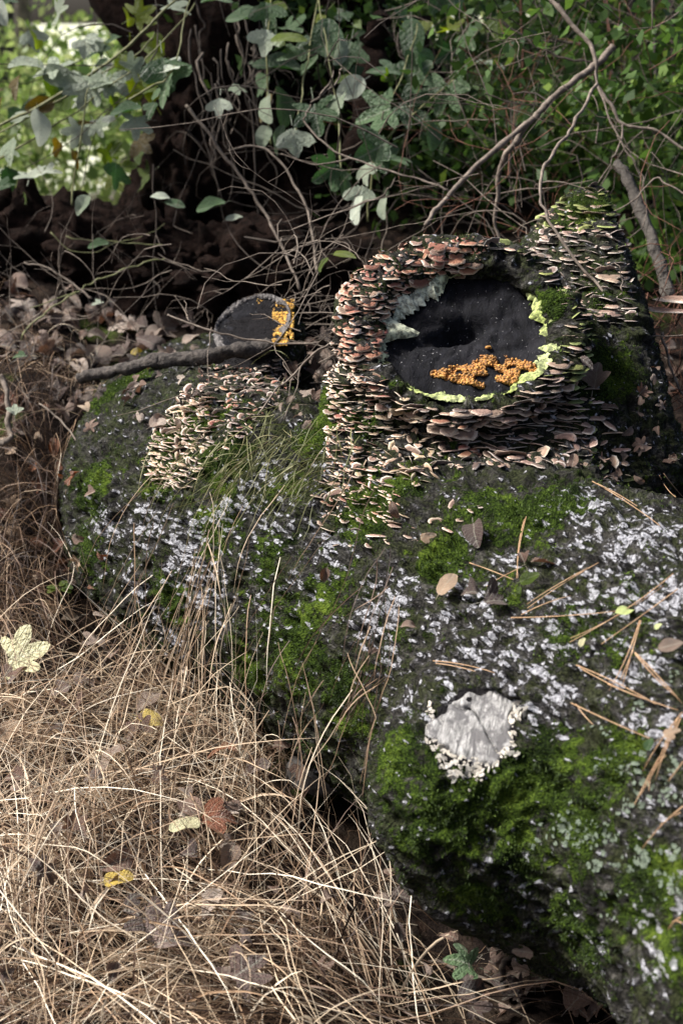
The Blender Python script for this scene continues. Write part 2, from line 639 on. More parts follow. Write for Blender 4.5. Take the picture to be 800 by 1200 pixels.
# ================================================================== materials
def mat_bark():
    k = NT('mossy_bark')
    lc = k.attr('lc', 'Vector')
    mp = k.n('Mapping')
    mp.inputs['Scale'].default_value = (.46, 1, 1)
    k.l(lc, mp.inputs['Vector'])
    vec = mp.outputs[0]
    blob = k.noise(92, vec, 3, .55, .5)
    blob2 = k.noise(210, vec, 3, .6, .3)
    fine = k.noise(330, lc, 5, .72)
    mid = k.noise(75, vec, 5, .7, .4)
    big = k.noise(11, lc, 3, .6)
    pl = k.math('MULTIPLY', k.attr('pale'), k.math('ADD', .62, k.math('MULTIPLY', big, .76)))
    wob = k.n('TexNoise')
    wob.inputs['Scale'].default_value = 60
    k.l(lc, wob.inputs['Vector'])
    wv = k.n('VectorMath', operation='MULTIPLY_ADD')
    k.l(wob.outputs['Color'], wv.inputs[0])
    wv.inputs[1].default_value = (.012, .012, .012)
    k.l(vec, wv.inputs[2])
    vor = k.n('TexVoronoi')
    vor.inputs['Scale'].default_value = 140
    k.l(wv.outputs[0], vor.inputs['Vector'])
    cell = k.n('SeparateColor')
    k.l(vor.outputs['Color'], cell.inputs[0])
    size = k.math('ADD', k.math('MULTIPLY', pl, .66), k.math('MULTIPLY', k.math('SUBTRACT', cell.outputs[0], .62), .50))
    over = k.math('ADD', k.math('SUBTRACT', size, vor.outputs['Distance']), k.math('MULTIPLY', k.math('SUBTRACT', blob2, .5), 1.1))
    halo = k.mapr(over, -.42, .02)
    fleck = k.mapr(k.math('ADD', over, k.math('MULTIPLY', k.math('SUBTRACT', fine, .5), .7)), -.02, .09)
    bark = k.ramp(k.math('ADD', k.math('MULTIPLY', mid, .6), k.math('MULTIPLY', fine, .4)),
                  [(.40, (.004, .0038, .0033)), (.48, (.016, .015, .013)), (.55, (.042, .040, .034)), (.63, (.11, .104, .092))])
    film = k.mapr(k.noise(30, lc, 4, .7), .44, .54)
    bark = k.mix(k.math('MULTIPLY', film, .8), bark, k.ramp(fine, [(.42, (.005, .0065, .002)), (.58, (.042, .050, .018))]))
    bark = k.mix(k.math('MULTIPLY', halo, .9), bark, k.ramp(fine, [(.42, (.015, .014, .014)), (.58, (.12, .115, .12))]))
    palec = k.ramp(fine, [(.40, (.12, .12, .125)), (.5, (.30, .30, .325)), (.62, (.62, .62, .66))])
    c = k.mix(fleck, bark, palec)
    mossn = k.noise(62, lc, 5, .72)
    mossm = k.noise(420, lc, 3, .6)
    mossv = k.math('ADD', k.attr('moss'), k.math('MULTIPLY', k.math('SUBTRACT', mossn, .5), 2.2))
    mf = k.mapr(mossv, .26, .50)
    mossc = k.ramp(k.math('ADD', k.math('MULTIPLY', mossm, .55), k.math('MULTIPLY', k.noise(17, lc, 3, .6), .5)),
                   [(.42, (.005, .010, .002)), (.50, (.023, .040, .006)), (.58, (.060, .098, .012)), (.68, (.13, .18, .024))])
    mf = k.math('MULTIPLY', mf, k.math('SUBTRACT', 1.0, k.math('MULTIPLY', fleck, .8)))
    c = k.mix(mf, c, mossc)
    c = k.mix(k.attr('cutwood'), c, (.012, .011, .012))
    h = k.math('ADD', k.math('MULTIPLY', k.mapr(over, -.4, .15), .55), k.math('ADD', k.math('MULTIPLY', fine, .5), k.math('ADD', k.math('MULTIPLY', mid, .8), k.math('MULTIPLY', k.math('MULTIPLY', mossm, mf), .8))))
    rough = k.mix(mf, k.mix(fleck, .7, .38), .95)
    k.set(Base_Color=c, Roughness=rough, Normal=k.bump(h, 1.0, .011))
    k.l(k.math('ADD', .08, k.math('MULTIPLY', fleck, .5)), k.b.inputs['Specular IOR Level'])
    return k.m


def mat_ground():
    k = NT('forest_soil')
    co = k.n('TexCoord').outputs['Object']
    a = k.noise(14, co, 6, .7)
    b = k.noise(90, co, 5, .7)
    c = k.ramp(a, [(.38, (.005, .0035, .003)), (.5, (.015, .010, .008)), (.64, (.045, .032, .023))])
    v = k.n('TexVoronoi')
    v.inputs['Scale'].default_value = 38
    k.l(co, v.inputs['Vector'])
    sc = k.n('SeparateColor')
    k.l(v.outputs['Color'], sc.inputs[0])
    bits = k.math('MULTIPLY', k.mapr(sc.outputs[0], .72, .8), k.mapr(v.outputs['Distance'], .5, .3), True)
    c = k.mix(bits, c, k.ramp(sc.outputs[1], [(0, (.03, .018, .013)), (.6, (.06, .04, .028)), (1, (.11, .085, .07))]))
    mo = k.mapr(k.noise(5.5, co, 5, .65), .60, .70)
    c = k.mix(k.math('MULTIPLY', mo, .75), c, k.ramp(b, [(.35, (.022, .035, .006)), (.7, (.08, .12, .02))]))
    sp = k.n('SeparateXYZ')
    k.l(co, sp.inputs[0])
    far_haze = k.mapr(k.math('ADD', sp.outputs[1], k.math('MULTIPLY', a, 3.0)), 9.5, 13.0)  # distant ground coloured pale in place of far haze and bright sky gaps
    c = k.mix(far_haze, c, k.ramp(k.noise(.8, co, 4, .7), [(.4, (.36, .38, .25)), (.6, (.58, .58, .48))]))
    k.set(Base_Color=c, Roughness=.92, Normal=k.bump(k.math('ADD', a, k.math('MULTIPLY', b, .6)), .9, .02))
    k.b.inputs['Specular IOR Level'].default_value = .08
    return k.m


def leaf_mat(name, stops, rough=.5, trans=.25, scale=60, spec=.5, backmix=None, tint=1.3):
    """thin leaf: colour from the object's own random number plus blotches, light shining through"""
    k = NT(name)
    co = k.n('TexCoord').outputs['Object']
    rnd = k.n('ObjectInfo').outputs['Random']
    f = k.math('ADD', k.math('MULTIPLY', rnd, .75), k.math('MULTIPLY', k.math('SUBTRACT', k.noise(scale, co, 4, .65), .38), .9))
    c = k.ramp(f, stops)
    vein = k.mapr(k.math('ABSOLUTE', k.attr('vein')), 0, .06)
    c = k.mix(k.math('MULTIPLY', k.mapr(k.noise(scale * .6, co, 3, .7), .60, .68), .6), c, (.10, .07, .04))
    c2 = k.mix(k.math('MULTIPLY', k.math('SUBTRACT', 1.0, vein), .35), c, (.45, .45, .36))
    xyz = k.n('SeparateXYZ')
    k.l(co, xyz.inputs[0])
    sv = k.math('SUBTRACT', xyz.outputs[1], k.math('MULTIPLY', k.math('ABSOLUTE', xyz.outputs[0]), .9))
    rib = k.math('ABSOLUTE', k.math('SUBTRACT', k.math('FRACT', k.math('MULTIPLY', sv, 7.0)), .5))
    ribm = k.mapr(rib, .0, .10, 1.0, .0)
    c2 = k.mix(k.math('MULTIPLY', ribm, .28), c2, (.34, .36, .25))
    k.set(Base_Color=c2, Roughness=rough, Normal=k.bump(k.math('SUBTRACT', k.noise(scale * .4, co, 3, .6), k.math('MULTIPLY', ribm, .5)), .6, .03))
    k.b.inputs['Specular IOR Level'].default_value = spec
    tr = k.n('BsdfTranslucent')
    hs = k.n('HueSaturation')
    hs.inputs['Saturation'].default_value = tint
    hs.inputs['Value'].default_value = 1.6
    k.l(c, hs.inputs['Color'])
    k.l(hs.outputs[0], tr.inputs['Color'])
    ms = k.n('MixShader')
    ms.inputs[0].default_value = trans
    k.l(k.b.outputs[0], ms.inputs[1])
    k.l(tr.outputs[0], ms.inputs[2])
    k.l(ms.outputs[0], k.out.inputs['Surface'])
    return k.m


def blade_mat(name, stops, trans=.2, rough=.55):
    """blades or leaves joined in one mesh; the 'var' attribute picks the colour"""
    k = NT(name)
    c = k.ramp(k.attr('var'), stops)
    k.set(Base_Color=c, Roughness=rough)
    k.b.inputs['Specular IOR Level'].default_value = .35
    tr = k.n('BsdfTranslucent')
    k.l(c, tr.inputs['Color'])
    ms = k.n('MixShader')
    ms.inputs[0].default_value = trans
    k.l(k.b.outputs[0], ms.inputs[1])
    k.l(tr.outputs[0], ms.inputs[2])
    k.l(ms.outputs[0], k.out.inputs['Surface'])
    return k.m


def bracket_mat(name, dark, mid, margin, under, rough=.75):
    k = NT(name)
    co = k.n('TexCoord').outputs['Object']
    rnd = k.n('ObjectInfo').outputs['Random']
    rad = k.attr('rad')
    und = k.attr('under')
    nz = k.noise(4.5, co, 4, .65)
    band = k.math('ADD', rad, k.math('MULTIPLY', k.math('SUBTRACT', nz, .5), .35))
    top = k.ramp(band, [(.0, dark), (.35, mid), (.55, tuple(x * .72 for x in mid)), (.72, mid), (.86, tuple((a + b) / 2 for a, b in zip(mid, margin))), (.97, margin)])
    hv = k.n('HueSaturation')
    k.l(top, hv.inputs['Color'])
    k.l(k.math('ADD', .62, k.math('MULTIPLY', rnd, .75)), hv.inputs['Value'])
    k.l(k.math('ADD', .485, k.math('MULTIPLY', k.math('FRACT', k.math('MULTIPLY', rnd, 13.7)), .03)), hv.inputs['Hue'])
    c = k.mix(und, hv.outputs[0], under)
    k.set(Base_Color=c, Roughness=rough, Normal=k.bump(nz, .4, .15))
    k.b.inputs['Specular IOR Level'].default_value = .3
    return k.m


def plain(name, lo, hi, scale=30, rough=.8, bump=.5, dist=.004, detail=5, coords='Object', spec=.3):
    k = NT(name)
    co = k.n('TexCoord').outputs[coords]
    a = k.noise(scale, co, detail, .68)
    k.set(Base_Color=k.ramp(a, [(.3, lo), (.7, hi)]), Roughness=rough, Normal=k.bump(a, bump, dist))
    k.b.inputs['Specular IOR Level'].default_value = spec
    return k.m


def mat_cut_dark():
    k = NT('blackened_cut_wood')
    co = k.n('TexCoord').outputs['Object']
    mp = k.n('Mapping')
    mp.inputs['Scale'].default_value = (1, .6, 1)
    mp.inputs['Rotation'].default_value = (0, 0, .6)
    k.l(co, mp.inputs['Vector'])
    g = k.noise(90, mp.outputs[0], 5, .7, .6)
    f = k.noise(16, co, 4, .6)
    sp = k.noise(330, co, 2, .5)
    c = k.ramp(g, [(.3, (.0025, .0025, .003)), (.55, (.007, .007, .009)), (.8, (.020, .020, .025))])
    c = k.mix(k.mapr(f, .5, .75), c, (.014, .0135, .016))
    c = k.mix(k.mapr(sp, .70, .76), c, (.30, .29, .29))
    k.set(Base_Color=c, Roughness=.85, Normal=k.bump(g, .8, .006))
    k.b.inputs['Specular IOR Level'].default_value = .12
    return k.m


def mat_cut_grey():
    k = NT('weathered_white_wood')
    co = k.n('TexCoord').outputs['Object']
    mp = k.n('Mapping')
    mp.inputs['Scale'].default_value = (1, .22, 1)
    mp.inputs['Rotation'].default_value = (0, 0, -.9)
    k.l(co, mp.inputs['Vector'])
    g = k.noise(190, mp.outputs[0], 6, .78, .4)
    f = k.noise(46, co, 5, .7)
    c = k.ramp(g, [(.38, (.025, .024, .022)), (.46, (.14, .136, .13)), (.6, (.36, .35, .335))])
    c = k.mix(k.mapr(f, .46, .58), c, (.085, .080, .080))
    k.set(Base_Color=c, Roughness=.6, Normal=k.bump(g, .7, .004))
    return k.m


def mat_vcol(name, lo, hi, rough=.85, scale=120, mixattr='t'):
    k = NT(name)
    co = k.n('TexCoord').outputs['Object']
    nz = k.noise(scale, co, 4, .65)
    c = k.mix(k.attr(mixattr), lo, hi)
    hv = k.n('HueSaturation')
    k.l(c, hv.inputs['Color'])
    k.l(k.mapr(nz, .36, .64, .25, 1.35), hv.inputs['Value'])
    k.set(Base_Color=hv.outputs[0], Roughness=rough, Normal=k.bump(nz, .7, .003))
    return k.m


M_BARK = mat_bark()
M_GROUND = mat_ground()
M_BR_RUST = bracket_mat('bracket_rust', (.11, .045, .030), (.27, .112, .074), (.56, .42, .31), (.28, .17, .12))
M_BR_PALE = bracket_mat('bracket_cream_edge', (.12, .072, .052), (.30, .195, .145), (.80, .70, .58), (.42, .31, .24))
M_BR_GREY = bracket_mat('bracket_grey_brown', (.10, .066, .050), (.26, .172, .130), (.60, .47, .37), (.26, .175, .13))
M_BR_GREEN = bracket_mat('bracket_algae_green', (.07, .075, .022), (.17, .195, .055), (.36, .38, .15), (.15, .13, .075))
M_BR_DARK = bracket_mat('bracket_dark_white_edge', (.06, .043, .036), (.140, .098, .080), (.58, .51, .44), (.15, .105, .085))
M_BR_TAN = bracket_mat('bracket_torn_tan', (.30, .19, .11), (.46, .32, .21), (.70, .58, .44), (.38, .26, .17))
M_CUT = mat_cut_dark()
M_CUTG = mat_cut_grey()
M_RIM = mat_vcol('rim_crust', (.56, .57, .44), (.27, .32, .07))
M_CREAM = mat_vcol('cream_crust', (.74, .66, .54), (.80, .76, .68))
M_ORANGE = mat_vcol('orange_fungus', (.34, .13, .025), (.52, .26, .05), .6, 300)
M_YELLOW = mat_vcol('yellow_fungus', (.55, .27, .03), (.75, .45, .07), .5, 300)
M_LICHEN = plain('lichen', (.16, .22, .15), (.46, .54, .41), 3.0, .9, .8, .2)
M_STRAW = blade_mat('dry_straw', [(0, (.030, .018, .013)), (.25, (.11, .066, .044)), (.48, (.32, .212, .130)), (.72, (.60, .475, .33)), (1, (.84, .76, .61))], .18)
M_GREENGRASS = blade_mat('green_grass', [(0, (.06, .07, .02)), (.5, (.16, .16, .06)), (1, (.42, .35, .20))], .25)
M_MOSS = blade_mat('moss_fibres', [(0, (.010, .018, .004)), (.4, (.029, .050, .009)), (.75, (.064, .105, .016)), (1, (.14, .21, .03))], .25, .8)
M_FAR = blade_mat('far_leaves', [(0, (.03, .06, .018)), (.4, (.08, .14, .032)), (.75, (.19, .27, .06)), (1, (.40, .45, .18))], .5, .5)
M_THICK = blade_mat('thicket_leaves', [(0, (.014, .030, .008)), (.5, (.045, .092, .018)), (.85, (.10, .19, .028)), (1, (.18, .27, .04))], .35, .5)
M_VINE = leaf_mat('vine_leaf', [(0, (.028, .065, .022)), (.5, (.060, .115, .045)), (1, (.12, .19, .09))], .42, .22, 40, .4)
M_VINEG = leaf_mat('sky_sheen_leaf', [(0, (.15, .20, .12)), (.45, (.36, .41, .30)), (1, (.64, .68, .57))], .5, .2, 40, .35, None, 1.0)  # pale grey-green leaf with the sky's silver sheen put into the colour
M_VINEY = leaf_mat('yellow_green_leaf', [(0, (.06, .11, .015)), (.5, (.14, .20, .025)), (1, (.24, .28, .05))], .42, .45, 40, .5)
M_VINEO = leaf_mat('olive_brown_leaf', [(0, (.06, .045, .015)), (.5, (.12, .085, .02)), (1, (.17, .12, .03))], .45, .4, 40, .5)
M_DRY = leaf_mat('dry_brown_leaf', [(0, (.060, .030, .022)), (.35, (.14, .078, .055)), (.7, (.25, .165, .125)), (1, (.40, .31, .26))], .6, .12, 55)
M_PURPLE = leaf_mat('purple_brown_leaf', [(0, (.040, .025, .022)), (.5, (.095, .062, .053)), (1, (.24, .175, .15))], .5, .08, 55)
M_GREYLEAF = leaf_mat('greyish_pink_leaf', [(0, (.13, .088, .066)), (.5, (.29, .215, .17)), (1, (.52, .43, .36))], .55, .1, 55)
M_CREAMLEAF = leaf_mat('cream_leaf', [(0, (.52, .49, .27)), (.5, (.64, .61, .40)), (1, (.74, .72, .54))], .55, .2, 35)
M_TANLEAF = leaf_mat('tan_leaf', [(0, (.30, .20, .125)), (.5, (.44, .31, .21)), (1, (.60, .48, .36))], .55, .15, 55)
M_YELLEAF = leaf_mat('yellow_leaf', [(0, (.50, .35, .06)), (.5, (.62, .48, .14)), (1, (.72, .60, .28))], .5, .2, 45)
M_LIMELEAF = leaf_mat('lime_leaf', [(0, (.45, .56, .14)), (.5, (.58, .66, .26)), (1, (.72, .76, .45))], .5, .2, 45)
M_RUSTLEAF = leaf_mat('rust_leaf', [(0, (.10, .032, .016)), (.5, (.19, .065, .030)), (1, (.28, .12, .06))], .5, .15, 55)
M_TWIG = plain('pale_dead_twig', (.06, .045, .034), (.24, .195, .155), 70, .75)
M_TWIGD = plain('dark_twig', (.018, .014, .011), (.075, .058, .045), 60, .8)
M_TWIGR = plain('red_brown_stem', (.07, .028, .018), (.19, .085, .05), 60, .7)
M_STEM = plain('olive_stem', (.08, .085, .03), (.22, .22, .10), 60, .6)
M_BRANCH = plain('dark_branch_bark', (.010, .008, .007), (.13, .11, .095), 110, .8, 1.0, .012)
M_LIP = plain('weathered_rim', (.05, .045, .042), (.24, .22, .21), 160, .8, .9, .004)
M_NEEDLE = plain('pine_needle', (.24, .135, .07), (.48, .32, .19), 50, .5)
M_SOIL = plain('root_soil', (.0035, .0025, .002), (.036, .021, .016), 48, .95, 1.0, .03, 10, 'Object', .08)
M_TREE = plain('tree_bark', (.030, .026, .022), (.12, .105, .09), 12, .9, .9, .03)
M_ROCK = plain('grey_rock', (.05, .045, .042), (.20, .185, .17), 26, .85, .8, .01)

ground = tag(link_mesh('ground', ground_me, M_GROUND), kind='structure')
trunk = link_mesh('trunk', log_me, M_BARK)
sub_mesh_to_parent(trunk, fallen_log)


# ================================================================== cut faces and rims (parts of the log)
def frame_of(n):
    e2 = nrm(np.array((0, 0, 1.0)) - n * n[2])
    return np.cross(e2, n), e2


def cut_disc(name, c, n, rx, ry, relief, mat, seed, rings=26, seg=84, lift=0.0):
    e1, e2 = frame_of(n)
    vs_, h = [], []
    for i in range(rings + 1):
        t = i / rings
        for j in range(seg):
            a = 2 * math.pi * j / seg
            vs_.append((t * math.cos(a), t * math.sin(a)))
    q = np.array(vs_)
    loc = np.stack([q[:, 0] * rx, q[:, 1] * ry, np.zeros(len(q))], 1)
    loc[:, 2] = relief(loc, np.hypot(q[:, 0], q[:, 1])) + lift
    F = []
    for i in range(rings):
        for j in range(seg):
            j2 = (j + 1) % seg
            F.append((i * seg + j, (i + 1) * seg + j, (i + 1) * seg + j2, i * seg + j2))
    me = fast_mesh(name, loc, np.array(F))
    o = link_mesh(name, me, mat)
    M = Matrix((tuple(e1) + (0,), tuple(e2) + (0,), tuple(n) + (0,), (0, 0, 0, 1))).transposed()
    M.translation = Vector(c)
    o.parent = fallen_log
    o.matrix_parent_inverse = Matrix.Translation(-Vector(fallen_log.location))
    o.matrix_basis = M
    return o


def relief1(p, t):
    z = .0022 * fbm(p * (1, .7, 1), 90, 5, 4) + .004 * fbm(p, 22, 8, 3) - .006 * np.clip(1 - np.abs(vnoise(p * (1, .5, 1), 38, 11)) * 7, 0, 1)
    hollow = np.exp(-(((p[:, 0] + .012 + .5 * p[:, 1] * .3) / .040) ** 2 + ((p[:, 1] - .020 - .35 * p[:, 0]) / .016) ** 2))
    lower = smooth(.02, -.05, p[:, 1] - .3 * p[:, 0]) * .012
    return z - .040 * hollow + lower - .008 * (1 - t)


def relief3(p, t):
    return .003 * fbm(p * (.4, 1, 1), 70, 15, 3) - .006 * (1 - t) ** .5


def relief4(p, t):
    q = np.stack([p[:, 0] * .8 + p[:, 1] * .6, (p[:, 1] * .8 - p[:, 0] * .6) * .3, p[:, 2]], 1)
    an = np.arctan2(p[:, 1], p[:, 0])
    edge = smooth(.72, 1.0, t * (1 + .14 * np.sin(3 * an + 1) + .10 * np.sin(5 * an) + .07 * np.sin(11 * an + 2)))
    return -.016 * edge + .0009 * fbm(q, 170, 25, 3) - .006 * np.clip(1 - np.abs(vnoise(q, 55, 29)) * 6, 0, 1) * (vnoise(p, 40, 33) > -.1) + .001 * fbm(p, 26, 27, 2)


f1 = cut_disc('cut_face', CUT1 - N1 * .008, N1, .132, .127, relief1, M_CUT, 1)
f1['label'] = 'blackened sawn face of the big stub'
f3 = cut_disc('cut_face', CUT3 + N3 * .004, N3, .062, .064, relief3, M_CUT, 3)
f4 = cut_disc('cut_face', CUT4 + N4 * .004, N4, .054, .054, relief4, M_CUTG, 4, 34, 110, lift=.0015)
f4['label'] = 'pale weathered sawn face of the low knob'


def ragged_ring(name, c, n, ro, width, height, mat, tone, seed, seg=300, rows=9, spiky=1.0):
    """crust hugging a cut's edge: width(ang) is how far it reaches in, ragged on its inner edge"""
    e1, e2 = frame_of(n)
    ang = np.linspace(-math.pi, math.pi, seg, endpoint=False)
    cir = np.stack([np.cos(ang), np.sin(ang), np.zeros(seg)], 1)
    rag = 1 + .42 * fbm(cir, 4.5, seed, 2) + spiky * (.38 * vnoise(cir, 15, seed + 3) + .25 * vnoise(cir, 34, seed + 5))
    w = np.maximum(width(ang) * rag, .001)
    V, T = [], []
    ro_ = ro(ang) if callable(ro) else ro
    for i in range(rows + 1):
        t = i / rows
        r = ro_ - w * t
        hh = height * (1 - t ** 2.2) + .0030 * vnoise(np.stack([cir[:, 0] * 30, cir[:, 1] * 30, np.full(seg, i * .9)], 1), 1.3, seed + 9) - .001
        V.append(c + r[:, None] * (cir[:, :1] * e1 + cir[:, 1:2] * e2) + hh[:, None] * n)
        T.append(tone(ang) + 0 * t)
    V, T = np.concatenate(V), np.concatenate(T)
    F = [(i * seg + j, i * seg + (j + 1) % seg, (i + 1) * seg + (j + 1) % seg, (i + 1) * seg + j) for i in range(rows) for j in range(seg)]
    me = fast_mesh(name, V, np.array(F))
    o = link_mesh(name, me, mat, None, True, {'t': np.clip(T, 0, 1)})
    sub_mesh_to_parent(o, fallen_log)
    return o


def lobe(ang, a0, w):
    d = np.angle(np.exp(1j * (ang - math.radians(a0))))
    return np.exp(-(d / math.radians(w)) ** 2)


# e1 points to the photo's right or left depending on the frame: find out once
E1, E2 = frame_of(N1)
SX = 1 if E1[0] > 0 else -1


def ang1(deg):
    return deg if SX > 0 else 180 - deg


def rim_radius(a):
    # just up the inner slope of the callus collar
    tube_r = .016 + .016 * np.clip(-.55 * np.cos(a) + .83 * np.sin(a), 0, 1)
    return (.129 + .4 * (tube_r - .016) - tube_r) * (1 + .05 * np.cos(a) ** 2) + .009


rim = ragged_ring('rim_crust', CUT1 - N1 * .004, N1, rim_radius,
                  lambda a: .011 + .034 * lobe(a, ang1(172), 24) + .024 * lobe(a, ang1(128), 18) +   .012 * lobe(a, ang1(-8), 42) + .010 * lobe(a, ang1(25), 26) + .007 * lobe(a, ang1(-80), 50) - .012 * lobe(a, ang1(70), 40),
                  .016, M_RIM, lambda a: .85 - .9 * lobe(a, ang1(155), 48) + .1 * np.sin(a * 5), 31, spiky=.55)
rim['label'] = 'pale green crust along the rim of the big cut'
ragged_ring('bark_lip', CUT3 + N3 * .004, N3, .067, lambda a: .007 + .003 * np.sin(a * 5 + 1), .005, M_LIP, lambda a: 0 * a, 77)


# ================================================================== bracket fungi
def bracket_mesh(seed, name='bracket'):
    r = random.Random(seed)
    nphi = 9
    ph = [math.radians(-98 + 196 * i / (nphi - 1)) for i in range(nphi)]
    w1, w2, p1, p2 = r.uniform(.05, .14), r.uniform(.03, .08), r.uniform(0, 6), r.uniform(0, 6)
    wid, droop, cup = r.uniform(.95, 1.55), r.uniform(.05, .32), r.uniform(-.12, .14)
    V, rad, und = [(0, -.12, .10)], [0.0], [0.0]

    def ringv(rho, dz, rv, uv):
        for a in ph:
            e = 1 + w1 * math.sin(3 * a + p1) + w2 * math.sin(7 * a + p2)
            x, y = wid * rho * e * math.sin(a), rho * e * math.cos(a) - .1
            z = .10 - droop * rho * rho + cup * math.sin(2 * a + p2) * rho + dz
            V.append((x, y, z)); rad.append(rv); und.append(uv)
    ringv(.58, .02, .55, 0)
    ringv(1.0, 0, 1.0, 0)
    ringv(.985, -.034, .95, .45)
    V.append((0, -.12, -.02)); rad.append(0); und.append(1)
    F = []
    R1, R2, R3, B = 1, 1 + nphi, 1 + 2 * nphi, 1 + 3 * nphi
    for i in range(nphi - 1):
        F.append((0, R1 + i + 1, R1 + i))
        F.append((R1 + i, R1 + i + 1, R2 + i + 1, R2 + i))
        F.append((R2 + i, R2 + i + 1, R3 + i + 1, R3 + i))
        F.append((R3 + i, R3 + i + 1, B))
    me = bpy.data.meshes.new(name)
    me.from_pydata(V, [], F)
    me.polygons.foreach_set('use_smooth', np.ones(len(me.polygons), bool))
    set_attr(me, 'rad', rad)
    set_attr(me, 'under', und)
    me.update()
    return me


BR = {}


def brackets_of(mat):
    if mat.name not in BR:
        L = []
        for k in range(14):
            me = bracket_mesh(100 + k)
            me.materials.append(mat)
            L.append(me)
        BR[mat.name] = L
    return BR[mat.name]


LPX, LPY, LPD = project(LV)
D1 = np.linalg.norm(LV - CUT1, axis=1)
H1 = (LV - CUT1) @ N1
R1 = np.linalg.norm(LV - CUT1 - H1[:, None] * N1, axis=1)
INFACE1 = (R1 < .134) & (H1 < .03)
INTOP = (R1 < .112) & (H1 < .01)
ANG1 = np.degrees(np.arctan2(-(LPY - 391), LPX - 545))


def in_poly(px, py, poly):
    c = np.zeros(len(px), bool)
    j = len(poly) - 1
    for i in range(len(poly)):
        (x1, y1), (x2, y2) = poly[i], poly[j]
        m = ((y1 > py) != (y2 > py)) & (px < (x2 - x1) * (py - y1) / (y2 - y1 + 1e-9) + x1)
        c ^= m
        j = i
    return c


def scatter(mask, dx, dz, limit, prob=None, seed=0, taken=None):
    """points at least (dx across, dz up) apart, drawn from the surface vertices in mask"""
    idx = np.nonzero(mask)[0]
    rg = np.random.default_rng(seed)
    if prob is not None:
        idx = idx[rg.random(len(idx)) < prob[idx]]
    rg.shuffle(idx)
    grid, out = {}, []
    pts = LV * np.array((1 / dx, 1 / dx, 1 / dz))
    for i in idx:
        p = pts[i]
        key = (int(math.floor(p[0])), int(math.floor(p[1])), int(math.floor(p[2])))
        ok = True
        for a in (-1, 0, 1):
            for b in (-1, 0, 1):
                for c in (-1, 0, 1):
                    for q in grid.get((key[0] + a, key[1] + b, key[2] + c), ()):
                        if (q[0] - p[0]) ** 2 + (q[1] - p[1]) ** 2 + (q[2] - p[2]) ** 2 < 1:
                            ok = False
                            break
        if ok:
            grid.setdefault(key, []).append(p)
            out.append(i)
            if len(out) >= limit:
                break
    return out


def colony(label, idx, mats, size, droop=.1, jit=.25, flat=.8, seed=0, yaw=.35, toward=None):
    rg = random.Random(seed)
    c = LV[idx].mean(0)
    root = tag(empty('bracket_fungus_colony', tuple(c)), label, 'fungus', 'bracket fungus colonies on the log')
    for i in idx:
        n = LN[i].copy()
        m = mats[i] if isinstance(mats, dict) else mats[rg.randrange(len(mats))] if isinstance(mats, list) else mats
        o3 = n - np.array((0, 0, n[2])) * flat
        if toward is not None:
            o3 = o3 + np.array(toward) * .5
        o3 = nrm(o3 + np.array([rg.uniform(-jit, jit) for _ in range(3)]))
        o3 = nrm(o3 - np.array((0, 0, droop * rg.uniform(.5, 1.5))))
        up = nrm(np.array((0, 0, 1.0)) - o3 * o3[2] + n * .25)
        up = nrm(up - o3 * (up @ o3))
        sx = np.cross(o3, up)
        s = size[0] + (size[1] - size[0]) * rg.random() ** 1.3 * (.75 + .5 * float(vnoise(LV[i:i + 1], 22, 90)[0]) + .25)
        M = Matrix((tuple(sx * s * rg.uniform(.9, 1.2)) + (0,), tuple(o3 * s * rg.uniform(.8, 1.15)) + (0,), tuple(up * s * rg.uniform(.7, 1.1)) + (0,), (0, 0, 0, 1))).transposed()
        M.translation = Vector(LV[i] - c - n * .0015)
        b = bpy.data.objects.new('bracket', rg.choice(brackets_of(m)))
        b.parent = root
        b.matrix_local = M
        COL.objects.link(b)
    return root


def colony_split(label, idx, *a, **k):
    idx = list(idx)
    if len(idx) <= 300:
        return colony(label, idx, *a, **k)
    idx.sort(key=lambda i: LPY[i])
    m = -(-len(idx) // 300)
    names = {2: ('upper half of the ', 'lower half of the '), 3: ('upper third of the ', 'middle of the ', 'lower third of the ')}.get(m) or ['row %d from the top of the ' % (j + 1) for j in range(m)]
    for j in range(m):
        colony(names[j] + label, idx[j * len(idx) // m:(j + 1) * len(idx) // m], *a, **k)


free = ~INFACE1 & ~FACE
near1 = D1 < .24
top_m = near1 & ~INTOP & ~FACE & in_poly(LPX, LPY, [(398, 420), (396, 330), (420, 275), (470, 245), (565, 245), (566, 312), (500, 330), (465, 345), (452, 420)])
TOPC = [M_BR_RUST, M_BR_RUST, M_BR_RUST, M_BR_PALE]
colony_split('rust brown bracket colony over the top rim of the big stub', scatter(top_m & (LPX - 545 > -(391 - LPY) * .9), 0.0096, 0.0052, 900, None, 1), TOPC, (0.0049, 0.0122), 1.25, .40, .55, 1)
colony_split('rust and cream bracket colony on the big stub left shoulder', scatter(top_m & (LPX - 545 <= -(391 - LPY) * .9), 0.0090, 0.0050, 900, None, 21), TOPC + [M_BR_PALE], (0.0046, 0.0110), .75, .40, .60, 21)
left_m = (D1 < .30) & free & ~top_m & in_poly(LPX, LPY, [(385, 400), (455, 400), (452, 455), (440, 500), (462, 560), (474, 610), (430, 650), (375, 620), (385, 500)])
LFC = [M_BR_PALE, M_BR_PALE, M_BR_TAN, M_BR_RUST]
colony_split('dense pale edged brackets down the left side of the big stub', scatter(left_m & (LPY < 500), 0.0073, 0.0046, 900, None, 2), LFC, (0.0035, 0.0084), .05, .42, .72, 2)
colony_split('small cream brackets spilling onto the log below the big stub', scatter(left_m & (LPY >= 500), 0.0079, 0.0050, 900, np.clip((660 - LPY) / 120, .02, 1), 22), LFC, (0.0035, 0.0082), .05, .45, .72, 22)
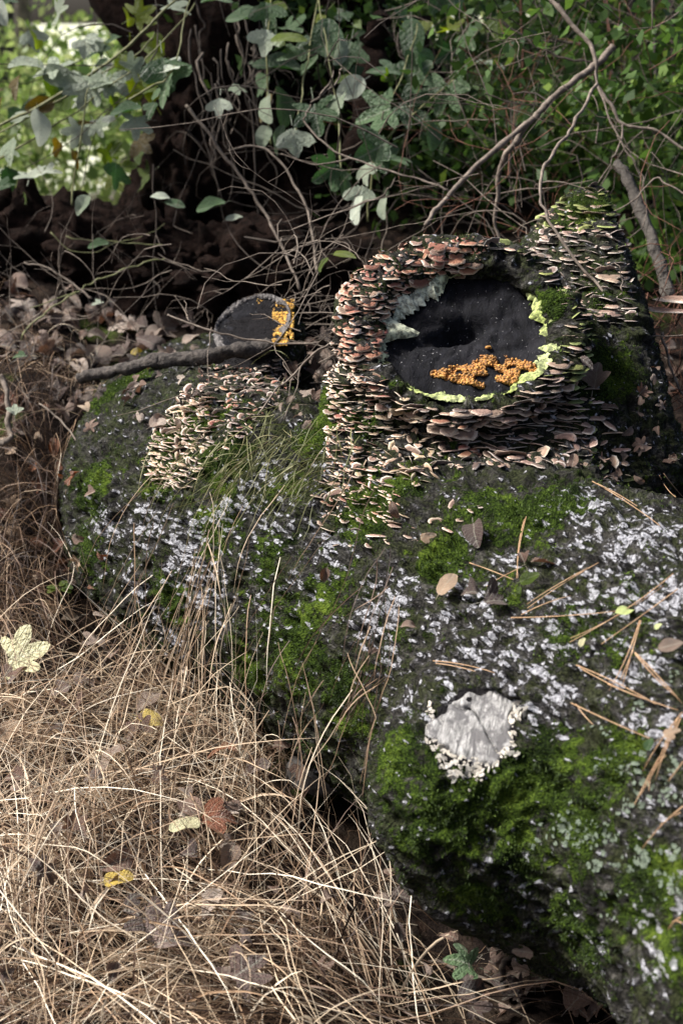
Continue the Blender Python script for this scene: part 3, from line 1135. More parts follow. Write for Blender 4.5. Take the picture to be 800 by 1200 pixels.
tan_m = near1 & free & in_poly(LPX, LPY, [(445, 470), (478, 460), (500, 500), (510, 560), (480, 575), (455, 540)])
colony_split('torn tan and cream bracket remains below the left of the big cut', scatter(tan_m, 0.0095, 0.0077, 900, None, 3), [M_BR_TAN, M_BR_TAN, M_BR_PALE], (0.0059, 0.0112), .1, .75, .3, 3)
apr_m = (D1 < .30) & free & ~left_m & ~tan_m & in_poly(LPX, LPY, [(470, 455), (660, 440), (690, 500), (690, 545), (600, 610), (500, 600), (485, 565), (505, 545), (495, 500)])
dens = np.where(LPY > 545, .0035, 1.0)
colony_split('grey brown bracket shelves under the big cut at its right', scatter(apr_m & (LPX > 570), 0.0105, 0.0058, 900, dens, 4), [M_BR_GREY, M_BR_GREY, M_BR_DARK], (0.0052, 0.0131), .12, .38, .78, 4)
colony_split('grey brown bracket shelves under the big cut at its left', scatter(apr_m & (LPX <= 570), 0.0105, 0.0058, 900, dens, 24), [M_BR_GREY, M_BR_GREY, M_BR_RUST, M_BR_DARK], (0.0052, 0.0131), .12, .38, .78, 24)
grn_m = near1 & free & ~apr_m & (in_poly(LPX, LPY, [(630, 350), (660, 340), (690, 370), (690, 470), (655, 470), (632, 450)]))
colony_split('bright green algae covered brackets along the right rim of the big cut', scatter(grn_m, 0.0108, 0.0057, 900, None, 5), [M_BR_GREEN, M_BR_GREEN, M_BR_GREY], (0.0046, 0.0108), .1, .4, .8, 5)
tr_m = near1 & free & ~grn_m & ~top_m & in_poly(LPX, LPY, [(562, 275), (640, 300), (660, 345), (630, 350), (575, 325)])
colony_split('brown and green brackets on the upper right rim of the big stub', scatter(tr_m, 0.0103, 0.0055, 900, None, 6), [M_BR_DARK, M_BR_GREY, M_BR_GREEN], (0.0049, 0.0116), .1, .4, .8, 6)
s2_m = free & (LPD > 1.95) & ~tr_m & ~grn_m & ~apr_m & in_poly(LPX, LPY, [(588, 340), (640, 250), (690, 205), (725, 250), (752, 420), (765, 505), (700, 500), (660, 400), (640, 345)])
s2_low = s2_m & (LPY > 262)
colony_split('white edged dark brackets on the side of the rear stub', scatter(s2_low, 0.0125, 0.0073, 900, np.where(LPY > 380, .02, .5), 7), [M_BR_DARK, M_BR_DARK, M_BR_GREY], (0.0052, 0.0125), .02, .4, .8, 7)
colony_split('yellow green brackets along the peak of the rear stub', scatter(s2_m & (LPY <= 268), 0.0146, 0.0077, 900, None, 8), [M_BR_GREEN, M_BR_GREEN, M_BR_GREY], (0.0059, 0.0112), .1, .4, .8, 8)
run_m = free & ~apr_m & ~s2_m & ~grn_m & in_poly(LPX, LPY, [(655, 440), (690, 430), (730, 520), (745, 570), (705, 560), (670, 500)])
colony_split('straggling line of greenish brackets trailing down right of the big stub', scatter(run_m, .022, .011, 44, None, 9), [M_BR_GREEN, M_BR_GREY, M_BR_PALE], (0.0092, 0.0142), .1, .3, .8, 9)
lf_m = free & in_poly(LPX, LPY, [(168, 545), (190, 490), (220, 455), (240, 450), (245, 520), (225, 570), (190, 575)])
colony_split('shrivelled whitish brackets on the left end of the log', scatter(lf_m, 0.0069, 0.0048, 900, None, 10), [M_BR_TAN, M_BR_PALE, M_BR_PALE], (0.0046, 0.0099), -.12, .5, .6, 10)
ls_m = free & ~lf_m & in_poly(LPX, LPY, [(232, 440), (250, 415), (320, 408), (335, 450), (300, 500), (250, 540), (240, 500)])
colony_split('small dark pale tipped brackets under the small sawn stub', scatter(ls_m, 0.0099, 0.0065, 900, None, 11), [M_BR_PALE, M_BR_DARK, M_BR_RUST], (0.0050, 0.0090), .0, .4, .8, 11)
sp_m = free & ~left_m & in_poly(LPX, LPY, [(365, 560), (400, 540), (430, 630), (500, 600), (560, 590), (560, 620), (470, 640), (380, 640)])
colony_split('sparse cream brackets dotted on the moss below the big stub', scatter(sp_m, .018, .011, 70, np.full(len(LV), .06), 12), [M_BR_PALE, M_BR_GREY], (0.0059, 0.0099), .1, .4, .8, 12)


def big_bracket(px, py, d, s, label):
    me = bracket_mesh(900 + px)
    me.materials.append(M_BR_PALE)
    o = bpy.data.objects.new('large_bracket_fungus', me)
    COL.objects.link(o)
    o.location = tuple(P(px, py, d))
    o.scale = (s, s, s * .8)
    o.rotation_euler = (.1, 0, math.radians(150))
    return tag(o, label, 'fungus')


# ---- orange and yellow granular fungus: crowds of tiny knobs, one crust each
def ico(sub=1):
    t = (1 + 5 ** .5) / 2
    v = [(-1, t, 0), (1, t, 0), (-1, -t, 0), (1, -t, 0), (0, -1, t), (0, 1, t), (0, -1, -t), (0, 1, -t), (t, 0, -1), (t, 0, 1), (-t, 0, -1), (-t, 0, 1)]
    f = [(0, 11, 5), (0, 5, 1), (0, 1, 7), (0, 7, 10), (0, 10, 11), (1, 5, 9), (5, 11, 4), (11, 10, 2), (10, 7, 6), (7, 1, 8), (3, 9, 4), (3, 4, 2), (3, 2, 6), (3, 6, 8), (3, 8, 9), (4, 9, 5), (2, 4, 11), (6, 2, 10), (8, 6, 7), (9, 8, 1)]
    v = np.array([nrm(x) for x in v])
    f = np.array(f)
    for _ in range(sub - 1):
        nv, nf, cache = list(v), [], {}
        def mid(a, b):
            key = (min(a, b), max(a, b))
            if key not in cache:
                cache[key] = len(nv)
                nv.append(nrm(nv[a] + nv[b]))
            return cache[key]
        for a, b, c in f:
            x, y, z = mid(a, b), mid(b, c), mid(c, a)
            nf += [(a, x, z), (b, y, x), (c, z, y), (x, y, z)]
        v, f = np.array(nv), np.array(nf)
    return v, f


def granular(name, label, c, n, relief, pts, rad, mat, seed):
    """pts are (u, v) on the face frame"""
    rg = np.random.default_rng(seed)
    iv, if_ = ico(1)
    e1, e2 = frame_of(n)
    pa = np.array([(u, v, 0) for u, v in pts])
    hz = relief(pa, np.hypot(pa[:, 0], pa[:, 1]) / .121)
    V, F, T = [], [], []
    for k, (u, v) in enumerate(pts):
        s = rg.uniform(*rad)
        base = c + u * e1 + v * e2 + n * (hz[k] + s * .35 + rg.uniform(0, .0025))
        sc = s * (1 + .25 * rg.standard_normal(3).clip(-1, 1))
        lump = iv * sc * (1 + .18 * rg.standard_normal((len(iv), 1)).clip(-1.5, 1.5))
        F.append(if_ + len(V) * len(iv))
        V.append(lump + base)
        T.append(np.full(len(iv), rg.random()))
    me = fast_mesh(name, np.concatenate(V), np.concatenate(F))
    o = link_mesh(name, me, mat, None, True, {'t': np.concatenate(T)})
    o['kind'] = 'stuff'
    return tag(o, label, 'fungus')


def face_uv(px, py, c, n):
    d = np.array(ray(px, py))
    t = ((c - CC) @ n) / (d @ n)
    q = CC + d * t - c
    e1, e2 = frame_of(n)
    return q @ e1, q @ e2


rgo = np.random.default_rng(5)
pts = []
for _ in range(13000):
    px, py = rgo.uniform(505, 632), rgo.uniform(402, 466)
    # ragged crescent: thick along the lower rim, a spur rising in the middle, patchy
    top_edge = 440 - 30 * math.exp(-((px - 575) / 16) ** 2) - 12 * math.exp(-((px - 605) / 22) ** 2) - 8 * math.exp(-((px - 540) / 16) ** 2)
    if py < top_edge + rgo.uniform(-4, 6):
        continue
    nzv = vnoise(np.array([[px, py * 1.6, 3.0]]), .075, 4)[0]
    if nzv < -.22:
        continue
    if py > 458 - .004 * (px - 570) ** 2:
        continue
    pts.append(face_uv(px, py, CUT1 - N1 * .004, N1))
granular('orange_fungus', 'crumbly orange fungus along the bottom of the black cut face', CUT1 - N1 * .008, N1, relief1, pts, (.0007, .0022), M_ORANGE, 8)
pts = []
for _ in range(4200):
    px, py = rgo.uniform(319, 344), rgo.uniform(350, 404)
    if vnoise(np.array([[px, py, 7.0]]), .16, 19)[0] + .9 * math.exp(-((px - 331) / 9) ** 2 - ((py - 376) / 24) ** 2) < -.15:
        continue
    pts.append(face_uv(px, py, CUT3 + N3 * .004, N3))
for _ in range(160):
    px, py = rgo.uniform(300, 325), rgo.uniform(350, 385)
    if vnoise(np.array([[px, py, 1.0]]), .12, 9)[0] > .15:
        pts.append(face_uv(px, py, CUT3 + N3 * .004, N3))
granular('yellow_fungus', 'patch of yellow orange granular fungus on the right of the small cut face', CUT3 + N3 * .004, N3, relief3, pts, (.0007, .0017), M_YELLOW, 9)


# ---- lichen rosettes on the lower right flank (parts of the log)
def rosette_mesh(seed):
    r = random.Random(seed)
    V, F = [(0, 0, .12)], []
    k = 15
    for i in range(k):
        a = 2 * math.pi * i / k
        rr = r.uniform(.35, .6)
        V.append((rr * math.cos(a), rr * math.sin(a), r.uniform(.12, .3)))
    for i in range(k):
        a = 2 * math.pi * (i + r.uniform(-.3, .3)) / k
        rr = r.choice((.62, 1.0)) * r.uniform(.85, 1.25)
        V.append((rr * math.cos(a), rr * math.sin(a), r.uniform(.0, .45)))
    for i in range(k):
        j = (i + 1) % k
        F += [(0, 1 + i, 1 + j), (1 + i, 1 + k + i, 1 + k + j, 1 + j)]
    me = bpy.data.meshes.new('lichen')
    me.from_pydata(V, [], F)
    me.materials.append(M_LICHEN)
    return me


ROS = [rosette_mesh(40 + k) for k in range(8)]
rgl = random.Random(11)
spots = [(688, 978, 14, 16), (728, 905, 8, 5), (750, 925, 14, 9), (700, 1010, 10, 6), (745, 1005, 12, 14), (780, 1030, 10, 8), (668, 982, 8, 6),
         (715, 975, 8, 6), (785, 1000, 8, 5), (745, 890, 12, 6), (785, 930, 10, 8), (665, 955, 10, 6), (730, 945, 6, 6), (700, 898, 5, 4),
         (705, 855, 6, 3), (745, 830, 6, 3), (785, 795, 10, 4), (640, 985, 14, 6), (790, 1045, 10, 6), (710, 1062, 16, 6), (785, 895, 10, 5)]
for cx, cy, sp, nn in spots:
    for _ in range(int(nn * 1.7)):
        h, n = log_hit(rgl.gauss(cx, sp * .8), rgl.gauss(cy, sp * .8))
        if h is None:
            continue
        o = bpy.data.objects.new('lichen', rgl.choice(ROS))
        COL.objects.link(o)
        o.parent = fallen_log
        o.location = h + n * .0005 - fallen_log.location
        o.rotation_mode = 'QUATERNION'
        o.rotation_quaternion = n.to_track_quat('Z', 'Y') @ Quaternion((0, 0, 1), rgl.uniform(0, 6.28))
        s = rgl.uniform(.0012, .0038)
        o.scale = (s, s * rgl.uniform(.6, 1.3), s * .8)


# ---- cream flakes of rot below and right of the pale knob cut (parts of the log)
def flake_mesh(seed):
    r = random.Random(seed)
    V, F, k = [(0, 0, .30)], [], 9
    for i in range(k):
        a = 2 * math.pi * (i + r.uniform(-.3, .3)) / k
        rr = r.uniform(.5, 1.2)
        V.append((rr * math.cos(a), rr * math.sin(a) * .8, r.uniform(.15, .4)))
    for i in range(k):
        x, y, z = V[1 + i]
        V.append((x * 1.05, y * 1.05, -.35))
    for i in range(k):
        j = (i + 1) % k
        F += [(0, 1 + i, 1 + j), (1 + i, 1 + k + i, 1 + k + j, 1 + j)]
    me = bpy.data.meshes.new('rot_flake')
    me.from_pydata(V, [], F)
    set_attr(me, 't', [r.random()] * len(V))
    me.materials.append(M_CREAM)
    return me


FLK = [flake_mesh(700 + k) for k in range(8)]
for k in range(290):
    u = rgl.random()
    if u < .62:
        t = rgl.uniform(0, 1)
        fx, fy = 505 + 100 * t, 872 + 26 * math.sin(math.pi * min(1, t * 1.15)) + rgl.gauss(3, 9)
    elif u < .9:
        t = rgl.uniform(0, 1)
        fx, fy = 604 - 22 * t + rgl.gauss(0, 8), 828 + 46 * t + rgl.gauss(0, 4)
    else:
        fx, fy = 505 + rgl.gauss(0, 3), 845 + rgl.gauss(0, 14)
    h, n = log_hit(fx, fy)
    if h is None:
        continue
    o = bpy.data.objects.new('rot_flake', rgl.choice(FLK))
    COL.objects.link(o)
    o.parent = fallen_log
    o.location = h + n * .002 - fallen_log.location
    o.rotation_mode = 'QUATERNION'
    o.rotation_quaternion = (n + Vector((rgl.gauss(0, .3), rgl.gauss(0, .3), rgl.gauss(0, .3)))).to_track_quat('Z', 'Y') @ Quaternion((0, 0, 1), rgl.uniform(0, 6.28))
    sz_ = rgl.uniform(.0012, .0040)
    o.scale = (sz_ * rgl.uniform(.7, 1.6), sz_, sz_ * .45)


# ================================================================== moss fibres on the log
def moss_fibres(nb=120000):
    rg = np.random.default_rng(21)
    w = np.clip(MOSS * .9 + .62 * vnoise(LV, 40, 66) + .25 * vnoise(LV, 110, 67) - .30, 0.004, .8) * (~FACE)
    idx = rg.choice(len(LV), nb, p=w / w.sum())
    b = LV[idx] + rg.normal(0, .0016, (nb, 3))
    d = LN[idx] + rg.normal(0, .55, (nb, 3))
    d /= np.linalg.norm(d, axis=1, keepdims=True)
    L = rg.uniform(.0022, .0058, nb)[:, None] * (0.7 + .6 * np.clip(MOSS[idx], 0, 1))[:, None]
    s = np.cross(d, rg.normal(0, 1, (nb, 3)))
    s /= np.linalg.norm(s, axis=1, keepdims=True) + 1e-9
    wd = rg.uniform(.0005, .0010, nb)[:, None]
    b = b - LN[idx] * .001
    V = np.stack([b - s * wd, b + s * wd, b + d * L], 1).reshape(-1, 3)
    F = np.arange(nb * 3).reshape(-1, 3)
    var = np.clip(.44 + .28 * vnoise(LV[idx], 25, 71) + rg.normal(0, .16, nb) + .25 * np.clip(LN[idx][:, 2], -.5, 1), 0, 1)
    me = fast_mesh('moss', V, F)
    o = link_mesh('moss', me, M_MOSS, None, False, {'var': np.repeat(var, 3)})
    return tag(o, 'short green moss growing over the fallen log', 'moss', kind='stuff')


moss_fibres()

# ================================================================== leaves
def lobed_outline(lobes, deep, n=28, seed=0):
    r = random.Random(seed)
    out = []
    for i in range(n):
        a = -math.pi + 2 * math.pi * (i + .5) / n
        m = 0
        for la, ll, lw in lobes:
            d = (a - math.radians(la) + math.pi) % (2 * math.pi) - math.pi
            m = max(m, ll * math.exp(-(d / math.radians(lw)) ** 2))
        rr = (1 - deep) * .62 * (1 - .35 * max(0, math.cos(a - math.pi))) + deep * m + r.uniform(-.055, .055)
        out.append((a, max(rr, .12)))
    return out


def leaf_mesh(kind, seed, mat, curl=.15, fold=.15, wave=.06):
    """leaf of unit length lying in XY, petiole at the origin, tip towards +Y; two rings and a midrib fold"""
    r = random.Random(seed)
    pts = []
    if kind == 'lobed':
        o = lobed_outline([(0, 1.0, 25), (55, .98, 23), (-55, .98, 23), (112, .78, 20), (-112, .78, 20)], .60, 44, seed)
        pts = [(.66 * rr * math.sin(a), .30 + .68 * rr * math.cos(a)) for a, rr in o]
    elif kind == 'trilobe':
        o = lobed_outline([(0, 1.0, 30), (62, 1.0, 28), (-62, 1.0, 28)], .50, 36, seed)
        pts = [(.66 * rr * math.sin(a), .28 + .70 * rr * math.cos(a)) for a, rr in o]
    elif kind == 'mitten':
        o = lobed_outline([(0, 1.0, 34), (62, .85, 26)], .55, 26, seed)
        pts = [(.5 * rr * math.sin(a), .34 + .64 * rr * math.cos(a)) for a, rr in o]
    else:
        n = 22
        w = r.uniform(.26, .38)
        for i in range(n):
            a = -math.pi + 2 * math.pi * (i + .5) / n
            pts.append((w * math.sin(a) * (1 - .18 * math.cos(a)) * (1 + r.uniform(-.05, .05)), .5 + .5 * math.cos(a)))
    n = len(pts)
    cx, cy = 0.0, .36 if kind != 'ovate' else .5
    V, vein = [(cx, cy, 0)], [0]
    for t in (.55, 1.0):
        for x, y in pts:
            V.append((cx + (x - cx) * t, cy + (y - cy) * t, 0))
            vein.append(x * t * 2)
    p1, p2, c2 = r.uniform(0, 6), r.uniform(0, 6), r.uniform(-1, 1)
    V = [(x, y, fold * abs(x) * 1.6 - curl * ((y - .35) ** 2) * 1.5 + curl * .9 * c2 * x * x * 2.5 + wave * math.sin(7 * x + p1) * math.sin(6 * y + p2)) for x, y, _ in V]
    F = []
    for i in range(n):
        j = (i + 1) % n
        F.append((0, 1 + i, 1 + j))
        F.append((1 + i, 1 + n + i, 1 + n + j, 1 + j))
    # petiole as a thin strip
    b = len(V)
    V += [(-.008, -.22, -.05), (.008, -.22, -.05), (.012, .05, .0), (-.012, .05, .0)]
    vein += [0, 0, 0, 0]
    F.append((b, b + 1, b + 2, b + 3))
    me = bpy.data.meshes.new('leaf')
    me.from_pydata(V, [], F)
    me.polygons.foreach_set('use_smooth', np.ones(len(me.polygons), bool))
    set_attr(me, 'vein', vein)
    me.materials.append(mat)
    me.update()
    return me


LEAFC = {}


def leaf_pool(kind, mat, curl, fold, wave, n=5):
    key = (kind, mat.name, curl, fold, wave)
    if key not in LEAFC:
        LEAFC[key] = [leaf_mesh(kind, 300 + 13 * i + len(LEAFC), mat, curl * (.7 + .15 * i), fold * (.6 + .2 * i), wave) for i in range(n)]
    return LEAFC[key]


def orient(o, normal, heading, scale):
    """local Z along normal, local Y along heading"""
    n = nrm(normal)
    h = np.asarray(heading, float)
    h = nrm(h - n * (h @ n))
    x = np.cross(h, n)
    M = Matrix((tuple(x * scale) + (0,), tuple(h * scale) + (0,), tuple(n * scale) + (0,), (0, 0, 0, 1))).transposed()
    M.translation = o.location
    o.matrix_local = M


rgf = random.Random(77)


def fallen_leaf(px, py, kind, mat, size_px, head_deg, label, curl=.25, fold=.12, wave=.08, lift=.006, tilt=.35, toward=.5, group=None, name='fallen_leaf'):
    """a leaf lying where pixel (px, py) meets the ground or the log; size_px is its length as seen, head_deg its tip direction in the picture"""
    h, n = scene_hit(px, py)
    if h is None:
        return None
    d = np.linalg.norm(h - CC)
    s = size_px * d / FPX * 1.15
    if LOG_BVH.find_nearest(Vector(h))[3] < .015:
        s *= .84
    me = rgf.choice(leaf_pool(kind, mat, curl, fold, wave))
    o = bpy.data.objects.new(name, me)
    COL.objects.link(o)
    a = math.radians(head_deg)
    head = CR * math.cos(a) + CU * math.sin(a)
    n2 = nrm(nrm(n) + toward * nrm(CC - h) + np.array([rgf.uniform(-tilt, tilt) for _ in range(3)]) + np.array((0, 0, .3)))
    if py > 755 and LOG_BVH.find_nearest(Vector(h))[3] > .015:
        lift = lift + (.074 if px < 540 else .008)
    o.location = tuple(h + nrm(n) * lift + nrm(CC - h) * (.02 * toward) - s * .4 * nrm(head - n2 * (head @ n2)))
    orient(o, n2, head, s)
    return tag(o, label, 'leaf', group)


FL = [
    (48, 803, 'lobed', M_CREAMLEAF, 62, 20, 'big cream yellow lobed leaf lying on straw at the left edge', .1, .05),
    (255, 940, 'mitten', M_RUSTLEAF, 44, 170, 'curled rust brown leaf on the straw below the log', .9, .3),
    (146, 1070, 'ovate', M_YELLEAF, 28, 20, 'small bright yellow leaf tucked in the straw', .3, .2),
    (200, 1027, 'ovate', M_CREAMLEAF, 30, 200, 'cream leaf fragment beside the folded brown leaf in the straw', .3, .2),
    (218, 1022, 'ovate', M_LIMELEAF, 22, 20, 'small lime leaf fragment beneath the folded brown leaf', .3, .2),
    (245, 1022, 'trilobe', M_RUSTLEAF, 48, 15, 'folded dark rust leaf in the middle of the straw', .6, .5),
    (243, 1047, 'ovate', M_GREYLEAF, 26, 250, 'pale grey leaf tip hanging under the folded rust leaf', .3, .3),
    (160, 1132, 'lobed', M_PURPLE, 58, 130, 'purple brown pointed leaf spread on the straw near the bottom', .3, .2),
    (192, 1148, 'lobed', M_PURPLE, 56, 20, 'crumpled purple brown leaf overlapping the pointed one', .5, .3),
    (250, 1108, 'mitten', M_GREYLEAF, 42, 10, 'crinkled greyish pink leaf in the straw right of the purple leaves', .6, .3),
    (278, 1118, 'mitten', M_PURPLE, 34, -20, 'small crumpled mauve leaf at the end of the crinkled pink one', .6, .3),
    (168, 1098, 'mitten', M_PURPLE, 30, 70, 'narrow mauve leaf standing above the pointed purple leaf', .6, .4),
    (300, 1185, 'lobed', M_PURPLE, 60, 60, 'dark purple leaf at the bottom edge left of the log', .4, .2),
    (200, 1010, 'mitten', M_GREYLEAF, 30, 30, 'curled pinkish leaf above the cream fragment', .7, .3),
    (256, 1002, 'mitten', M_GREYLEAF, 30, 30, 'small pinkish leaf above the folded rust leaf', .7, .3),
    (175, 873, 'ovate', M_GREYLEAF, 34, 80, 'upright pale grey leaf standing in the straw', .3, .2),
    (180, 892, 'ovate', M_YELLEAF, 26, -20, 'little yellow leaf at the foot of the upright grey one', .3, .2),
    (100, 793, 'lobed', M_GREYLEAF, 30, 70, 'greyish leaf in the straw beside the big cream leaf', .5, .2),
    (92, 830, 'mitten', M_PURPLE, 34, -30, 'mauve leaf below the big cream leaf', .6, .3),
    (70, 850, 'mitten', M_PURPLE, 34, 200, 'dark mauve leaf lying left below the big cream leaf', .6, .3),
    (105, 775, 'mitten', M_GREYLEAF, 26, 30, 'small grey pink leaf above the cream leaf near the dark hollow', .6, .3),
    (8, 915, 'ovate', M_TANLEAF, 34, 60, 'tan leaf at the left edge in the straw', .4, .3),
    (186, 775, 'mitten', M_RUSTLEAF, 40, 20, 'rust coloured leaf caught where the straw meets the log', .8, .3),
    (213, 812, 'ovate', M_CREAMLEAF, 12, 20, 'tiny white leaf scrap on the straw beside the log', .3, .2),
    (500, 628, 'mitten', M_TANLEAF, 28, 10, 'tan dished leaf on the bark under the big stub', .6, .3),
    (523, 688, 'ovate', M_TANLEAF, 34, 60, 'narrow pinkish tan leaf on the moss patch', .5, .2),
    (577, 708, 'trilobe', M_PURPLE, 48, 20, 'dark purple folded leaf on top of the log', .5, .3),
    (556, 697, 'mitten', M_PURPLE, 36, 160, 'crumpled dark leaf beside the folded purple leaf', .8, .4),
    (633, 662, 'mitten', M_DRY, 46, 5, 'crumpled brown leaf on the log right of the moss patch', .9, .4),
    (612, 658, 'mitten', M_DRY, 30, 110, 'shrivelled brown scrap joined to the crumpled leaf', .9, .4),
    (619, 678, 'ovate', M_VINEY, 26, 20, 'fresh green leaf under the crumpled brown leaf', .4, .2),
    (611, 690, 'ovate', M_VINEY, 14, 250, 'tiny green leaf just below the fresh green one', .4, .2),
    (730, 722, 'ovate', M_LIMELEAF, 24, 30, 'pale yellow green leaf among pine needles on the log', .2, .1),
    (685, 754, 'ovate', M_CREAMLEAF, 12, 70, 'tiny white leaf on the bark left below the yellow green leaf', .2, .1),
    (773, 737, 'ovate', M_LIMELEAF, 10, 20, 'very small yellow leaf right of the yellow green leaf', .2, .1),
    (763, 875, 'ovate', M_VINE, 16, 70, 'small dull green leaf beside the pine needle tuft', .2, .1),
    (783, 758, 'ovate', M_GREYLEAF, 30, 10, 'flat mauve leaf on the bark near the right edge', .2, .1),
    (478, 737, 'ovate', M_DRY, 20, 20, 'small brown leaf on the whitish bark strip', .5, .2),
    (440, 765, 'mitten', M_DRY, 24, 100, 'brown leaf caught in the red stems on the log', .6, .2),
    (558, 625, 'ovate', M_PURPLE, 38, 290, 'slim dark leaf hanging below the big stub', .3, .3),
    (466, 595, 'ovate', M_DRY, 22, 280, 'dangling brown leaf on the moss below the big stub', .5, .3),
    (698, 445, 'trilobe', M_GREYLEAF, 44, 80, 'pale three pointed leaf beside the green brackets', .4, .3),
    (710, 480, 'mitten', M_DRY, 34, 10, 'brown leaf wedged in the bark below the pale three pointed leaf', .6, .3),
    (680, 425, 'mitten', M_PURPLE, 30, 320, 'grey leaf leaning on the right of the green brackets', .5, .3),
    (787, 862, 'mitten', M_TANLEAF, 30, 20, 'tan leaf under the pine needle tuft at the right edge', .6, .3),
    (506, 1167, 'lobed', M_VINE, 44, 170, 'pale green lobed leaf in the grass at the bottom', .3, .2),
    (618, 1112, 'mitten', M_GREYLEAF, 42, 190, 'greyish leaf in the shade beneath the log', .3, .2),
    (680, 1178, 'ovate', M_DRY, 40, 60, 'brown leaf on dark soil at the bottom right', .3, .2),
    (610, 1150, 'mitten', M_DRY, 40, 200, 'shaded brown leaf on the soil below the log', .3, .2),
    (383, 672, 'ovate', M_DRY, 18, 250, 'small dark leaf stuck on the mossy flank', .4, .3),
    (85, 682, 'ovate', M_GREYLEAF, 22, 60, 'pale leaf at the mouth of the dark hollow under the log', .3, .3),
    (160, 415, 'ovate', M_YELLEAF, 16, 20, 'orange spotted leaf on the litter bank', .3, .2),
    (205, 270, 'mitten', M_TANLEAF, 52, 200, 'large tan curled leaf on the earth bank', .7, .3),
    (245, 262, 'mitten', M_TANLEAF, 46, 30, 'tan curled leaf right of the large curled one', .7, .3),
    (70, 375, 'lobed', M_GREYLEAF, 36, 120, 'greyish pointed leaf on the litter bank', .4, .2),
    (150, 372, 'lobed', M_GREYLEAF, 44, 30, 'pinkish pale leaf on the litter bank near the moss', .4, .2),
    (148, 385, 'lobed', M_GREYLEAF, 38, 200, 'mauve grey leaf under the pinkish pale leaf', .4, .2),
    (58, 408, 'lobed', M_GREYLEAF, 28, 100, 'small pale star shaped leaf on the litter bank', .4, .2),
]
for row in FL:
    px, py, kind, mat, sz, hd, lab, cu, fo = row
    fallen_leaf(px, py, kind, mat, sz, hd, lab, cu, fo)

zones = [
    (70, (0, 235, 330, 425), [M_DRY, M_PURPLE, M_GREYLEAF, M_DRY], (18, 36), 'curled brown leaf in the litter on the bank above the log', 'leaf litter on the bank'),
    (40, (60, 240, 400, 500), [M_DRY, M_PURPLE, M_GREYLEAF], (14, 28), 'small curled leaf on the mossy upper end of the log', 'leaves on the upper end of the log'),
    (36, (0, 120, 470, 760), [M_DRY, M_TANLEAF, M_RUSTLEAF], (14, 30), 'dry brown leaf caught in the reddish grass at the left', 'leaves in the left grass'),
    (60, (0, 520, 800, 1195), [M_DRY, M_PURPLE, M_GREYLEAF, M_DRY], (16, 34), 'half buried brown leaf among the matted straw', 'leaves in the straw'),
    (28, (480, 800, 1080, 1198), [M_DRY, M_PURPLE], (22, 40), 'dark leaf on the shaded soil below the log', 'leaves in the shade below the log'),
    (26, (660, 800, 400, 560), [M_DRY, M_PURPLE, M_DRY], (12, 24), 'brown leaf in the debris behind the right of the log', 'leaves behind the right stub'),
    (26, (330, 420, 380, 500), [M_GREYLEAF, M_DRY], (12, 24), 'pale shrivelled leaf among twigs between the two stubs', 'leaves between the stubs'),
]
COLN = {'dry_brown_leaf': 'brown', 'purple_brown_leaf': 'mauve brown', 'greyish_pink_leaf': 'pinkish grey', 'tan_leaf': 'tan', 'rust_leaf': 'rust coloured'}
SHPN = {'lobed': 'pointed', 'mitten': 'crumpled', 'ovate': 'oval'}
MARKS = [(48, 803, 'the big cream leaf'), (255, 940, 'the curled rust leaf'), (146, 1070, 'the bright yellow leaf'), (245, 1022, 'the folded rust leaf'), (160, 1132, 'the pointed purple leaf'),
         (175, 873, 'the upright grey leaf'), (120, 760, 'the hollow under the log'), (375, 900, 'the grey stone'), (506, 1167, 'the green lobed leaf'), (300, 372, 'the small sawn stub'),
         (150, 433, 'the rotten branch'), (205, 270, 'the curled tan leaf'), (210, 510, 'the whitish bracket colony'), (100, 350, 'the bud tipped twig'), (40, 250, 'the bank crest'),
         (8, 480, 'the whitish gnarled stick'), (72, 690, 'the seedling'), (90, 560, 'the log end'), (600, 1130, 'the hooked root'), (700, 1190, 'the bottom right corner'), (450, 1130, 'the grey stick'),
         (698, 445, 'the three pointed leaf'), (785, 360, 'the large edge brackets'), (740, 330, 'the rear stub'), (780, 540, 'the log top at right'), (390, 400, 'the big stub'),
         (60, 960, 'the left edge straw'), (60, 1120, 'the bottom left corner'), (320, 1090, 'the straw centre'), (400, 1000, 'the crevice beside the knob')]
SEEN = {}
